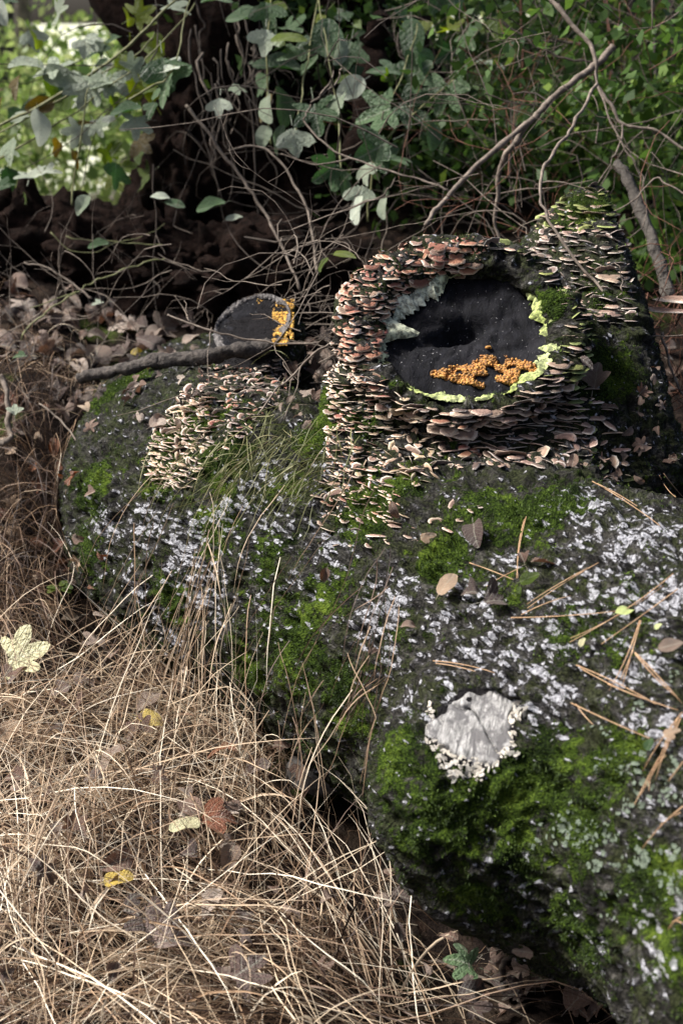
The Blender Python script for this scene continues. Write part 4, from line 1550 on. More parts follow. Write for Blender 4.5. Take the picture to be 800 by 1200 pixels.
for cnt, (x0, x1, y0, y1), mats, sz, lab, grp in zones:
    k = 0
    tries = 0
    while k < cnt and tries < cnt * 6:
        tries += 1
        px, py = rgf.uniform(x0, x1), rgf.uniform(y0, y1)
        h, n = scene_hit(px, py)
        if h is None:
            continue
        onlog = LOG_BVH.find_nearest(Vector(h))[3] < .01
        if onlog and (np.linalg.norm(h - CUT1) < .24 or np.linalg.norm(h - CUT2) < .26 or np.linalg.norm(h - CUT3) < .09):
            continue
        if 'straw' in lab and onlog or 'soil' in lab and onlog:
            continue
        kd, mt, sp = rgf.choice(['lobed', 'mitten', 'ovate', 'mitten']), rgf.choice(mats), rgf.uniform(*sz)
        mx, my, mn = min(MARKS, key=lambda m: math.hypot(m[0] - px, m[1] - py))
        dx, dy = px - mx, py - my
        near = 'close' if math.hypot(dx, dy) < 45 else 'well'
        way = ('right of' if dx > 0 else 'left of') if abs(dx) > 2.2 * abs(dy) else ('below' if dy > 0 else 'above') if abs(dy) > 2.2 * abs(dx) else \
            ('right below' if dx > 0 else 'left below') if dy > 0 else ('right above' if dx > 0 else 'left above')
        size = 'small' if sp < sz[0] + .45 * (sz[1] - sz[0]) else 'larger'
        own = '%s %s %s leaf %s %s %s' % (size, COLN[mt.name], SHPN[kd], near, way, mn)
        if own in SEEN:
            continue
        SEEN[own] = 1
        fallen_leaf(px, py, kd, mt, sp, rgf.uniform(0, 360), own, rgf.choice([.4, .8]), .3, .10, .008, .7, .35, grp)
        k += 1


# ================================================================== tubes, twigs, needles
def smooth_path(pts, m=5):
    pts = [np.asarray(p, float) for p in pts]
    out = []
    for i in range(len(pts) - 1):
        q = [pts[max(i - 1, 0)], pts[i], pts[i + 1], pts[min(i + 2, len(pts) - 1)]]
        for j in range(m):
            t = j / m
            out.append(.5 * (2 * q[1] + (q[2] - q[0]) * t + (2 * q[0] - 5 * q[1] + 4 * q[2] - q[3]) * t * t + (3 * q[1] - q[0] - 3 * q[2] + q[3]) * t ** 3))
    out.append(pts[-1])
    return np.array(out)


def tube(path, r0, r1, sides=6, knobby=0.0, seed=0):
    path = np.asarray(path)
    n = len(path)
    T = np.gradient(path, axis=0)
    T /= np.linalg.norm(T, axis=1, keepdims=True) + 1e-12
    ref = np.array((.31, .17, .93))
    A = np.cross(T, ref)
    A /= np.linalg.norm(A, axis=1, keepdims=True) + 1e-9
    B = np.cross(T, A)
    rg = np.random.default_rng(seed)
    R = np.linspace(r0, r1, n) * (1 + knobby * rg.standard_normal(n).clip(-1.5, 2))
    ang = np.arange(sides) * 2 * math.pi / sides
    V = path[:, None, :] + R[:, None, None] * (np.cos(ang)[None, :, None] * A[:, None, :] + np.sin(ang)[None, :, None] * B[:, None, :])
    V = V.reshape(-1, 3)
    F = []
    for i in range(n - 1):
        for j in range(sides):
            k = (j + 1) % sides
            F.append((i * sides + j, i * sides + k, (i + 1) * sides + k, (i + 1) * sides + j))
    F = np.array(F)
    return V, F


def tube_obj(name, path, r0, r1, mat, parent=None, sides=6, knobby=.08, seed=0):
    V, F = tube(path, r0, r1, sides, knobby, seed)
    n = len(V)
    me = bpy.data.meshes.new(name)
    fl = [tuple(f) for f in F] + [tuple(range(sides))[::-1], tuple(range(n - sides, n))]
    me.from_pydata([tuple(v) for v in V], [], fl)
    o = link_mesh(name, me, mat)
    if parent is not None:
        sub_mesh_to_parent(o, parent)
    return o


def wiggle(path, amp, seed):
    path = np.asarray(path)
    s = np.arange(len(path))[:, None]
    return path + amp * np.stack([vnoise(np.concatenate([s * .45, s * 0 + k * 9.1, s * 0 + seed * 3.7], 1), 1.0, seed + k) for k in range(3)], 1)


def twig(label, pts, r0, r1, mat, side=(), name='dead_twig', seed=0, cat='twig', group=None, knobby=.1):
    """pts: (px, py, depth). side: list of (start index fraction, pts) side shoots -> parts"""
    path = wiggle(smooth_path([P(*p) for p in pts], 7), .003, seed)
    sc = np.mean([p[2] for p in pts]) / FPX
    if not side:
        o = tube_obj(name, path, r0 * sc, r1 * sc, mat, None, 6, knobby, seed)
        return tag(o, label, cat, group)
    root = tag(empty(name, tuple(path[0])), label, cat, group)
    tube_obj('stem', path, r0 * sc, r1 * sc, mat, root, 6, knobby, seed)
    for k, q in enumerate(side):
        pp = wiggle(smooth_path([P(*p) for p in q], 6), .003, seed + 31 + k)
        tube_obj('side_shoot', pp, r1 * sc * .95, r1 * sc * .4, mat, root, 5, knobby, seed + k)
    return root


def needles(label, pairs, seed):
    """each pair of pixels is one needle laid over the surface"""
    paths = []
    rg = random.Random(seed)
    for (x0, y0), (x1, y1) in pairs:
        pts = []
        bow = rg.uniform(-3, 3)
        for i in range(8):
            t = i / 7
            px = x0 + (x1 - x0) * t - bow * math.sin(math.pi * t) * (y1 - y0) / 80
            py = y0 + (y1 - y0) * t + bow * math.sin(math.pi * t) * (x1 - x0) / 80
            h, n = scene_hit(px, py)
            if h is None:
                continue
            pts.append(h + nrm(n) * .004 + nrm(CC - h) * .003)
        if len(pts) < 4:
            continue
        a = np.array(pts)
        # a needle is stiff: use the smooth chord plus a little of the surface under it, lifted so it rests on top
        t = np.linspace(0, 1, len(a))
        fit = np.stack([np.polyval(np.polyfit(t, a[:, k], 2), t) for k in range(3)], 1)
        lift = 0
        for p in fit:
            loc, n, i, d = LOG_BVH.find_nearest(Vector(p))
            if loc is not None and d < .03:
                lift = max(lift, .0015 - (Vector(p) - loc).dot(n))
        fit += nrm(nrm(CC - a[len(a) // 2]) * .4 + np.array((0, 0, 1.0))) * min(lift, .012)
        paths.append(fit)
    if not paths:
        return
    root = tag(empty('pine_needles', tuple(paths[0][0])), label, 'pine needles', 'fallen pine needles on the log')
    for k, p in enumerate(paths):
        tube_obj('needle', p, .00064, .0004, M_NEEDLE, root, 5, .03, seed + k)


NEED = [
    ('upright pair of needles left of the crumpled brown leaf', [((617, 607), (605, 680)), ((614, 610), (608, 680))]),
    ('long needle pair slanting past the fresh green leaf', [((700, 662), (620, 714)), ((690, 668), (617, 712))]),
    ('level straw coloured needle left of the yellow green leaf', [((600, 725), (722, 719)), ((612, 722), (668, 700))]),
    ('needle bundle running under the yellow green leaf', [((790, 677), (670, 757)), ((795, 692), (705, 755)), ((780, 690), (668, 752))]),
    ('needle pair forming a narrow upright V below the yellow green leaf', [((752, 730), (715, 812)), ((752, 730), (732, 806)), ((745, 765), (728, 800))]),
    ('needle bundle crossing the foot of the upright V', [((677, 780), (770, 824)), ((682, 782), (752, 816)), ((714, 802), (792, 836))]),
    ('long single needle below the V pointing to the dull green leaf', [((672, 822), (770, 866)), ((675, 826), (698, 850))]),
    ('pair of needles slanting down to the right edge', [((745, 767), (800, 824)), ((746, 768), (788, 818))]),
    ('fan of needles drooping from the tan leaf at the right edge', [((798, 838), (752, 905)), ((800, 846), (758, 922)), ((794, 842), (770, 915)), ((790, 850), (745, 944))]),
    ('needles hanging below the fan over the lichen', [((772, 890), (745, 946)), ((778, 888), (760, 930)), ((800, 895), (785, 915))]),
    ('curved needle on the lichen at the right edge', [((800, 945), (752, 995)), ((800, 950), (775, 968))]),
    ('needle pair on dark bark below the trailing brackets', [((695, 567), (772, 620)), ((700, 570), (748, 596))]),
    ('thick straw needle lying above the pale knob cut', [((507, 780), (580, 792)), ((510, 781), (560, 787))]),
    ('short needle pair left of the dark purple leaf', [((550, 662), (602, 681)), ((570, 690), (610, 668))]),
    ('short needle near the lower right corner', [((800, 1074), (784, 1086)), ((800, 1078), (788, 1086))]),
    ('needle pair along the upper right of the log', [((776, 556), (800, 582)), ((770, 560), (792, 590))]),
]
for k, (lab, prs) in enumerate(NEED):
    needles(lab, prs, 500 + k)

# the dark branch lying before the small stub, the rock under the log
bp = smooth_path([P(94, 442, 2.30), P(130, 436, 2.27), P(170, 427, 2.25), P(205, 420, 2.24), P(240, 417, 2.23), P(275, 413, 2.24), P(312, 404, 2.26)], 9)
for i, p in enumerate(bp):
    loc, n, _, d = LOG_BVH.find_nearest(Vector(p))
_V, _F = tube(wiggle(bp, .004, 4), .0095, .0125, 14, .05, 5)
_V = _V + (_V - np.repeat(wiggle(bp, .004, 4), 14, 0)) * (.35 * fbm(_V, 60, 14, 3))[:, None]
bb = link_mesh('broken_branch', fast_mesh('broken_branch', _V, _F), M_BRANCH)
tag(bb, 'dark rotten branch lying in front of the small sawn stub', 'branch')
iv, if_ = ico(4)
rk = iv * np.array((.046, .05, .03)) * (1 + .14 * fbm(iv, 1.7, 3, 3))[:, None]
rock = link_mesh('rock', fast_mesh('rock', rk, if_), M_ROCK)
rock.location = tuple(P(378, 902, 1.99))
tag(rock, 'rounded grey stone under the edge of the log', 'rock')


# ================================================================== dry grass
def sdf_pts(p):
    return log_sdf(p[:, 0], p[:, 1], p[:, 2])


def sdf_grad(p, e=.006):
    g = np.stack([sdf_pts(p + np.eye(3)[k] * e) - sdf_pts(p - np.eye(3)[k] * e) for k in range(3)], 1)
    return g / (np.linalg.norm(g, axis=1, keepdims=True) + 1e-9)


def grow(root, d0, L, seg, grav, curl, hold, rg, keep_off_log=True, mat_h=None):
    """blades as polylines: they start along d0, sag under gravity, come to rest on the ground or on the log"""
    n = len(root)
    p = root.copy()
    d = d0 / (np.linalg.norm(d0, axis=1, keepdims=True) + 1e-9)
    out = [p.copy()]
    st = (L / seg)[:, None]
    bend = rg.normal(0, 1, (n, 3)) * curl[:, None]
    mh = rg.uniform(.002, .03, n) if mat_h is None else mat_h
    for k in range(seg):
        d = d + bend * .5 + rg.normal(0, .07, (n, 3))
        d[:, 2] -= grav * (k + 1) / seg * 1.1
        d /= np.linalg.norm(d, axis=1, keepdims=True) + 1e-9
        q = p + d * st
        g = gz(q[:, 0], q[:, 1]) + mh
        low = q[:, 2] < g
        q[low, 2] = g[low]
        if keep_off_log:
            s = sdf_pts(q) - .012
            ins = s < 0
            if ins.any():
                q[ins] -= sdf_grad(q[ins]) * (s[ins] - .002)[:, None]
        d = q - p
        d /= np.linalg.norm(d, axis=1, keepdims=True) + 1e-9
        p = q
        out.append(p.copy())
    return np.stack(out, 1)


def ribbons(name, lines, width, var, mat, label, cat, rg, parent=None):
    n, m, _ = lines.shape
    T = np.gradient(lines, axis=1)
    T /= np.linalg.norm(T, axis=2, keepdims=True) + 1e-9
    side = np.cross(T, rg.normal(0, 1, (n, 1, 3)) + np.array((0, -.4, .5)))
    side /= np.linalg.norm(side, axis=2, keepdims=True) + 1e-9
    prof = np.interp(np.linspace(0, 1, m), [0, .15, .7, 1], [.7, 1, .8, .12])
    w = width[:, None, None] * prof[None, :, None] * .5
    fold = np.cross(T, side) * w * .5
    V = np.stack([lines - side * w, lines + fold, lines + side * w], 2).reshape(-1, 3)
    i = np.arange(n)[:, None, None] * m * 3 + np.arange(m - 1)[None, :, None] * 3 + np.array([0, 1])[None, None, :]
    F = np.stack([i, i + 1, i + 4, i + 3], -1).reshape(-1, 4)
    me = fast_mesh(name, V, F)
    o = link_mesh(name, me, mat, None, True, {'var': np.repeat(var, m * 3)})
    return tag(o, label, cat, kind='stuff')


def ground_pts(n, rect, rg):
    """random ground points whose pixel lies in a rectangle of the photograph"""
    out = []
    while len(out) < n:
        px, py = rg.uniform(rect[0], rect[1]), rg.uniform(rect[2], rect[3])
        h = GROUND_BVH.ray_cast(Vector(CC), ray(px, py))
        if h[0] is not None:
            out.append(np.array(h[0]))
    return np.array(out)


rgg = np.random.default_rng(33)


def straw(n, rect, head, spread, Lr, up, grav, wr, vmean, vsd, curl=.10, mh=None, drop=None):
    r = ground_pts(n, rect, rgg)
    a = math.radians(head) + rgg.normal(0, math.radians(spread), n)
    d = np.stack([np.cos(a), np.sin(a), np.abs(rgg.normal(up, .12 + .2 * up, n))], 1)
    L = rgg.uniform(*Lr, n)
    lines = grow(r, d, L, 9, grav, np.abs(rgg.normal(0, curl, n)), 0, rgg, True, mh)
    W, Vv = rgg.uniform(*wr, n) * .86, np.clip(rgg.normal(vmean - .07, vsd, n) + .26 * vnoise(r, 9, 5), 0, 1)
    # a bare crevice stays open along the foot of the log right of the draped clump
    far_x = lines[:, :, 0].max(1)
    close = np.min(np.stack([sdf_pts(lines[:, i]) for i in range(0, 10, 2)]), 0)
    back = lines[:, 0, 1] > 1.40
    keep = ~((close < .05) & back & (far_x > -.07) & (rgg.random(n) < .9)) & ~((close < .12) & back & (far_x > .0) & (rgg.random(n) < .8))
    hol = np.array(GROUND_BVH.ray_cast(Vector(CC), ray(128, 742))[0])
    keep &= ~((np.hypot(lines[:, :, 0] - hol[0], lines[:, :, 1] - hol[1]).min(1) < .075) & (rgg.random(n) < .93))
    mid = lines[:, 5] * np.array((1, 1, 0)) + np.array((0, 0, 3.3))
    keep &= (vnoise(mid, 11, 44) + .5 * vnoise(mid, 26, 45) > -.06) | (rgg.random(n) < .14)
    return lines[keep], W[keep], Vv[keep]


batches = [
    # matted understory, all directions
    straw(2500, (-60, 480, 780, 1260), 0, 180, (.10, .28), .06, .15, (.0010, .0030), .30, .18, .08, rgg.uniform(.001, .010, 2500)),
    # long pale straws lying in sweeps over the mat
    straw(460, (-90, 330, 810, 1130), -45, 50, (.25, .50), .12, .07, (.0010, .0021), .74, .20, .022, rgg.uniform(.006, .03, 460)),
    straw(700, (-60, 460, 860, 1240), 0, 180, (.20, .44), .12, .07, (.0010, .0020), .66, .24, .025, rgg.uniform(.006, .035, 700)),
    straw(420, (0, 480, 860, 1240), -170, 60, (.20, .42), .14, .08, (.0010, .0020), .64, .24, .03, rgg.uniform(.006, .035, 420)),
    straw(360, (-60, 480, 860, 1240), 70, 60, (.18, .36), .14, .08, (.0010, .0019), .58, .24, .03, rgg.uniform(.006, .035, 360)),
    # bright crest at the upper left of the straw
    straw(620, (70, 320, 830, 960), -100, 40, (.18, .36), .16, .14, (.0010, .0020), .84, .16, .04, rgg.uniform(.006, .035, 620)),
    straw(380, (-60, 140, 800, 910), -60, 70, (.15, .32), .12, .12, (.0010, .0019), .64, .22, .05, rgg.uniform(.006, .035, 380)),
    # a few upright stems
    straw(40, (-40, 470, 840, 1220), -90, 90, (.10, .24), 1.4, .30, (.0010, .0018), .70, .2, .05, rgg.uniform(.006, .03, 40)),
    # thin fringe at the lower right
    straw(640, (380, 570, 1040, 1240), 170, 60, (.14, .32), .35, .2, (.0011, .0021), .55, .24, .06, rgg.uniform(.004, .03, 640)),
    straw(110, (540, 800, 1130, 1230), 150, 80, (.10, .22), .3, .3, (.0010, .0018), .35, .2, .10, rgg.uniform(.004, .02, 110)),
    straw(260, (-60, 480, 800, 1230), 0, 180, (.08, .24), .18, .16, (.0030, .0052), .50, .22, .08, rgg.uniform(.006, .035, 260)),
    # short broken pieces and flat dead leaf blades, darker
    straw(1500, (-60, 480, 790, 1230), 0, 180, (.03, .11), .15, .2, (.0012, .0042), .26, .2, .25, rgg.uniform(.002, .03, 1500)),
]
L_, W_, V_ = [np.concatenate([b[k] for b in batches]) for k in range(3)]
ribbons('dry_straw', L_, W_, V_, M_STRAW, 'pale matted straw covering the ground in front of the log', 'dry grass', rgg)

batches = [
    straw(700, (-90, 70, 480, 770), -60, 70, (.14, .30), 1.0, .35, (.0010, .0020), .30, .18, .12),
    straw(330, (-90, 75, 520, 760), -80, 30, (.18, .34), 1.4, .60, (.0010, .0019), .50, .20, .10),
    straw(600, (-90, 105, 440, 760), 0, 180, (.04, .12), .6, .3, (.0010, .0030), .25, .16, .3),
    straw(200, (-60, 120, 380, 470), -90, 80, (.08, .20), .6, .4, (.0009, .0016), .42, .2, .12),
]
L_, W_, V_ = [np.concatenate([b[k] for b in batches]) for k in range(3)]
ribbons('reddish_dry_grass', L_, W_, V_, M_STRAW, 'reddish brown dry grass standing against the left end of the log', 'dry grass', rgg)


# ---- blades hanging over the flank of the log
def draped(n, x, y, sx, sy, Lr, var, head_px, wr=(.0009, .0017), spread=.25, off=.01):
    rts, ds = [], []
    for _ in range(n):
        h, nn = scene_hit(rgg.normal(x, sx), rgg.normal(y, sy))
        if h is None:
            continue
        rts.append(h + nrm(nn) * rgg.uniform(.004, .03))
        v = CR * head_px[0] - CU * head_px[1] + nrm(nn) * .35
        ds.append(nrm(v + rgg.normal(0, spread, 3)))
    rts, ds = np.array(rts), np.array(ds)
    m = len(rts)
    lines = grow(rts, ds, rgg.uniform(*Lr, m), 10, .28, np.abs(rgg.normal(0, .06, m)), 0, rgg)
    return lines[:, :10], rgg.uniform(*wr, m), np.clip(rgg.normal(var, .16, m), 0, 1)


batches = [
    draped(22, 252, 660, 12, 36, (.18, .36), .62, (-.05, 1)),
    draped(34, 232, 770, 24, 34, (.15, .32), .72, (-.15, 1)),
    draped(34, 262, 810, 30, 34, (.14, .30), .66, (.10, 1), (.0009, .0017), .4),
    draped(14, 290, 640, 40, 60, (.15, .32), .5, (.10, 1)),
    draped(18, 330, 790, 40, 40, (.12, .28), .45, (.12, 1), (.0008, .0014), .4),
    draped(18, 170, 690, 18, 40, (.16, .30), .55, (-.1, 1)),
    draped(16, 452, 690, 8, 40, (.08, .20), .27, (.05, 1), (.0009, .0016), .2),
    draped(16, 448, 790, 9, 30, (.06, .14), .30, (.05, 1), (.0009, .0018), .3),
    draped(10, 390, 830, 40, 20, (.10, .2), .5, (.05, 1), (.0008, .0014), .4),
    draped(14, 320, 560, 60, 50, (.12, .25), .55, (-.35, 1), (.0008, .0013), .35),
]
L_, W_, V_ = [np.concatenate([b[k] for b in batches]) for k in range(3)]
ribbons('hanging_dry_grass', L_, W_, V_, M_STRAW, 'thin dry grass hanging down over the mossy flank of the log', 'dry grass', rgg)
batches = [
    draped(60, 330, 510, 40, 30, (.05, .15), .45, (-.45, .8), (.0008, .0015), .5),
    draped(50, 280, 545, 25, 15, (.05, .14), .5, (-.3, .9), (.0008, .0015), .5),
    draped(70, 375, 545, 22, 25, (.05, .12), .25, (-.4, .9), (.0009, .0017), .5),
]
L_, W_, V_ = [np.concatenate([b[k] for b in batches]) for k in range(3)]
ribbons('green_grass', L_, W_, V_, M_GREENGRASS, 'fine greenish grass on the log between the two sawn stubs', 'grass', rgg)


# ================================================================== twigs and stems that can be told apart
big_bracket(800, 349, 2.12, .036, 'large white edged bracket at the right edge of the frame')
big_bracket(792, 364, 2.10, .032, 'large tan bracket just under the white edged one at the right edge')

twig('thick pale forked branch slanting up behind the big stub', [(500, 262, 2.36), (515, 240, 2.38), (537, 215, 2.40), (580, 176, 2.42), (620, 142, 2.44), (645, 118, 2.45), (675, 92, 2.46), (695, 77, 2.47), (719, 56, 2.48)], 2.6, 4.6, M_TWIG,
     [[(618, 143, 2.44), (600, 172, 2.45), (588, 190, 2.46), (582, 230, 2.48), (580, 262, 2.5), (588, 290, 2.5)]], 'dead_branch', 1, 'branch')
twig('pale crooked branch coming down from the top and bending right', [(640, -6, 2.5), (665, 22, 2.49), (688, 48, 2.48), (697, 72, 2.47), (700, 98, 2.47), (714, 122, 2.46), (730, 146, 2.45), (765, 152, 2.44), (803, 176, 2.43)], 3.2, 1.6, M_TWIG,
     [[(730, 146, 2.45), (726, 170, 2.44), (716, 190, 2.44), (700, 215, 2.44)], [(697, 80, 2.47), (705, 115, 2.44), (728, 168, 2.42), (748, 200, 2.42), (756, 216, 2.42)]], 'dead_branch', 2, 'branch')
twig('long thin twig arching down across the rear stub to the right edge', [(697, 100, 2.30), (680, 132, 2.24), (666, 156, 2.18), (648, 178, 2.12), (637, 198, 2.08), (632, 226, 2.05), (642, 257, 2.03), (672, 300, 2.01), (710, 347, 1.99), (735, 372, 1.98), (757, 397, 1.98), (770, 425, 1.98), (778, 460, 2.0)], 2.3, 1.3, M_TWIG,
     [[(720, 357, 1.985), (728, 345, 1.98), (727, 325, 1.98), (722, 310, 1.98)], [(714, 352, 1.99), (702, 368, 1.98), (680, 392, 1.98), (672, 400, 1.98)], [(757, 397, 1.98), (775, 395, 1.98), (804, 392, 1.98)]], 'dead_twig', 3)
twig('long pale twig arching over the dark hollow behind the log', [(218, 122, 2.75), (240, 152, 2.75), (262, 180, 2.75), (282, 208, 2.74), (300, 232, 2.73), (318, 262, 2.72), (334, 295, 2.70), (350, 340, 2.66)], 2.2, 1.6, M_TWIG, [], 'dead_twig', 4)
twig('second arching twig right of the long pale one over the hollow', [(268, 176, 2.72), (305, 172, 2.72), (330, 192, 2.71), (348, 220, 2.70), (362, 255, 2.68), (369, 292, 2.66), (372, 320, 2.62)], 1.3, 1.8, M_TWIG, [], 'dead_twig', 5)
twig('fine hooked twig before the green leaves in the middle', [(400, 80, 2.55), (394, 96, 2.55), (375, 112, 2.55), (360, 128, 2.55), (356, 142, 2.55), (372, 160, 2.54), (392, 176, 2.53), (440, 196, 2.5), (490, 210, 2.48), (526, 222, 2.46)], .9, 1.3, M_TWIG,
     [[(412, 186, 2.52), (372, 192, 2.52), (330, 179, 2.52)], [(375, 112, 2.55), (388, 94, 2.54), (391, 82, 2.54)]], 'dead_twig', 6)
twig('short stray stem crossing below the hooked twig', [(395, 250, 2.5), (420, 240, 2.48), (450, 228, 2.46), (463, 208, 2.46)], 1.0, .6, M_TWIG, [], 'dead_twig', 7)
twig('olive vine stem slanting across the top left corner', [(-8, 152, 2.9), (40, 128, 2.88), (90, 98, 2.86), (120, 78, 2.84), (150, 55, 2.82), (180, 24, 2.8), (216, -8, 2.8)], 2.0, 1.6, M_STEM, [], 'vine_stem', 8, 'vine')
twig('second thinner vine stem just under the slanting one', [(-8, 160, 2.92), (60, 122, 2.90), (110, 92, 2.87), (160, 64, 2.85), (182, 38, 2.83)], 1.2, .9, M_STEM, [], 'vine_stem', 9, 'vine')
twig('pale green bramble stem over the dark bank at the left', [(24, 398, 2.62), (44, 374, 2.62), (66, 358, 2.62), (92, 342, 2.63), (110, 330, 2.64), (140, 318, 2.65), (170, 308, 2.66), (194, 302, 2.67)], 1.2, 1.0, M_STEM,
     [[(92, 342, 2.63), (60, 352, 2.6), (36, 362, 2.6)]], 'bramble_stem', 10, 'vine')
twig('thin green stem running level across the dark bank', [(78, 278, 2.8), (110, 282, 2.8), (150, 285, 2.8), (192, 288, 2.8)], .9, .7, M_STEM, [[(60, 272, 2.8), (80, 292, 2.8), (112, 296, 2.8), (134, 286, 2.8), (170, 276, 2.8), (194, 262, 2.8)]], 'bramble_stem', 11, 'vine')
twig('pale twig ending in a bud on the dark bank', [(28, 308, 2.66), (50, 312, 2.65), (66, 320, 2.64), (88, 334, 2.63), (108, 350, 2.62)], 1.0, 1.5, M_TWIG, [], 'dead_twig', 12)
twig('long thin twig draped over the flank between the two stubs', [(404, 386, 2.10), (370, 415, 2.06), (330, 450, 2.03), (308, 478, 2.02), (295, 497, 2.02), (302, 510, 2.01), (328, 524, 1.99), (340, 545, 1.98), (347, 568, 1.97)], 1.4, .9, M_TWIG,
     [[(295, 497, 2.02), (260, 510, 2.03), (228, 524, 2.04)], [(330, 450, 2.03), (300, 452, 2.03), (262, 470, 2.05)], [(350, 432, 2.04), (345, 460, 2.02), (330, 490, 2.0)]], 'dead_twig', 13)
twig('pale twig laid in front of the small cut face', [(196, 368, 2.20), (222, 378, 2.19), (250, 388, 2.18), (290, 397, 2.18), (330, 402, 2.17), (372, 402, 2.17)], 1.4, 1.1, M_TWIG,
     [[(226, 380, 2.19), (214, 360, 2.2), (205, 346, 2.2)], [(246, 386, 2.18), (244, 410, 2.17), (243, 450, 2.16)], [(222, 378, 2.19), (218, 362, 2.19), (216, 352, 2.2)]], 'dead_twig', 14)
twig('straight pale straw lying across the left litter', [(45, 472, 2.35), (66, 488, 2.33), (84, 508, 2.31), (104, 540, 2.28)], 1.2, 1.0, M_TWIG, [], 'dead_twig', 15)
twig('whitish gnarled stick at the left edge', [(2, 440, 2.4), (8, 462, 2.39), (10, 490, 2.38), (12, 512, 2.37), (2, 518, 2.36)], 3.2, 3.8, M_TWIG, [], 'dead_stick', 16, 'stick')
twig('grey stick lying in the shade under the log', [(440, 1110, 1.78), (480, 1120, 1.77), (520, 1130, 1.75), (600, 1158, 1.72)], 1.8, 2.4, M_TWIG, [], 'dead_stick', 17, 'stick')
twig('hooked dark root poking out under the log', [(588, 1148, 1.70), (590, 1128, 1.68), (600, 1118, 1.68), (612, 1112, 1.69)], 4.0, 2.2, M_TWIGD, [], 'root', 18, 'root')
twig('thin pale twig reaching in from the right over the thicket', [(803, 228, 2.35), (780, 215, 2.36), (765, 111 + 100, 2.37), (740, 236, 2.38), (700, 262, 2.38)], 1.2, .8, M_TWIG, [], 'dead_twig', 19)
twig('dark drooping twig across the upper right', [(586, 20, 2.7), (610, 42, 2.68), (640, 60, 2.66), (668, 70, 2.64), (694, 72, 2.62)], 1.6, 1.4, M_TWIGD, [], 'dead_twig', 20)
twig('pale twig at the far right beside the large brackets', [(775, 390, 2.2), (782, 420, 2.2), (790, 445, 2.2), (800, 462, 2.2)], 1.8, 1.4, M_TWIG, [], 'dead_twig', 21)
twig('mossy leaning stem behind the rear stub', [(722, 190, 2.55), (735, 212, 2.52), (752, 250, 2.48), (770, 300, 2.44), (785, 350, 2.42)], 6, 8, M_TREE, [], 'leaning_stem', 22, 'stem')
for k, (x0, x1, d, r, m, lab) in enumerate([
        (736, 748, 3.4, 7, M_TWIGD, 'dark upright sapling behind the crooked branch'), (762, 772, 3.0, 2.6, M_TREE, 'grey slender sapling near the right edge'),
        (784, 790, 3.3, 4, M_TWIGD, 'dark thin sapling at the right edge'), (704, 735, 3.1, 2, M_TWIGR, 'reddish sapling stem beneath the crooked branch'),
        (610, 606, 3.3, 1.6, M_TWIGR, 'thin reddish stem left of the crooked branch top')]):
    twig(lab, [(x0, -30, d), (x0 * .7 + x1 * .3 + 3, 80, d), (x0 * .4 + x1 * .6 - 3, 190, d), (x1, 330, d)], r * .8, r, m, [], 'sapling', 30 + k, 'sapling')


# ================================================================== tangle of dead stems behind the log (nobody could count it)
def tangle(name, n, rect, dr, Lr, rr, mats_label, mat, seed, head=None, cat='twigs'):
    rg = np.random.default_rng(seed)
    Vs, Fs, o = [], [], 0
    for k in range(n):
        px, py, d = rg.uniform(rect[0], rect[1]), rg.uniform(rect[2], rect[3]), rg.uniform(*dr)
        p = P(px, py, d)
        a = rg.uniform(0, math.pi * 2) if head is None else math.radians(rg.normal(*head))
        v = nrm(np.array((math.cos(a), rg.normal(0, .35), math.sin(a))))
        L = rg.uniform(*Lr)
        st = L / 8
        path = [p]
        bend = rg.normal(0, .18, 3)
        for s in range(8):
            v = nrm(v + bend + rg.normal(0, .16, 3) + np.array((0, 0, -.05)))
            path.append(path[-1] + v * st)
        path = np.array(path)
        if (sdf_pts(path) < .004).any() or (path[:, 2] < gz(path[:, 0], path[:, 1])).any():
            continue
        r = rg.uniform(*rr)
        V, F = tube(path, r, r * .45, 4, .1, k)
        Vs.append(V); Fs.append(F + o); o += len(V)
        # a few side shoots
        for _ in range(rg.integers(0, 3)):
            i = rg.integers(2, 7)
            v2 = nrm(v + rg.normal(0, .8, 3))
            q = [path[i]]
            for s in range(4):
                v2 = nrm(v2 + rg.normal(0, .2, 3))
                q.append(q[-1] + v2 * st * .6)
            q = np.array(q)
            if (sdf_pts(q) < .004).any():
                continue
            V, F = tube(q, r * .6, r * .3, 3 if False else 4, .1, k)
            Vs.append(V); Fs.append(F + o); o += len(V)
    me = fast_mesh(name, np.concatenate(Vs), np.concatenate(Fs))
    ob = link_mesh(name, me, mat)
    return tag(ob, mats_label, cat, kind='stuff')


tangle('dead_stem_tangle', 160, (400, 830, -20, 290), (2.35, 3.4), (.12, .5), (.0007, .0016), 'tangle of thin pale dead stems behind the big stub', M_TWIG, 61)
tangle('reddish_stem_tangle', 100, (520, 830, -20, 420), (2.4, 3.2), (.12, .45), (.0006, .0013), 'reddish brown dead stems among the pale tangle on the right', M_TWIGR, 62)
tangle('dark_stem_tangle', 170, (150, 830, -30, 330), (2.6, 3.6), (.2, .6), (.0008, .0020), 'dark dead stems filling the shade behind the log', M_TWIGD, 63)
tangle('twig_litter', 110, (330, 425, 250, 500), (2.05, 2.5), (.08, .3), (.0006, .0012), 'fine pale twigs heaped between the two sawn stubs', M_TWIG, 64)
tangle('twig_debris', 70, (0, 260, 270, 450), (2.4, 3.0), (.08, .3), (.0006, .0013), 'thin dead twigs over the leaf litter at the left', M_TWIG, 65)
tangle('right_twig_debris', 210, (680, 830, 330, 570), (2.05, 2.6), (.08, .3), (.0006, .0013), 'thin dead twigs in the debris right of the rear stub', M_TWIGR, 66)


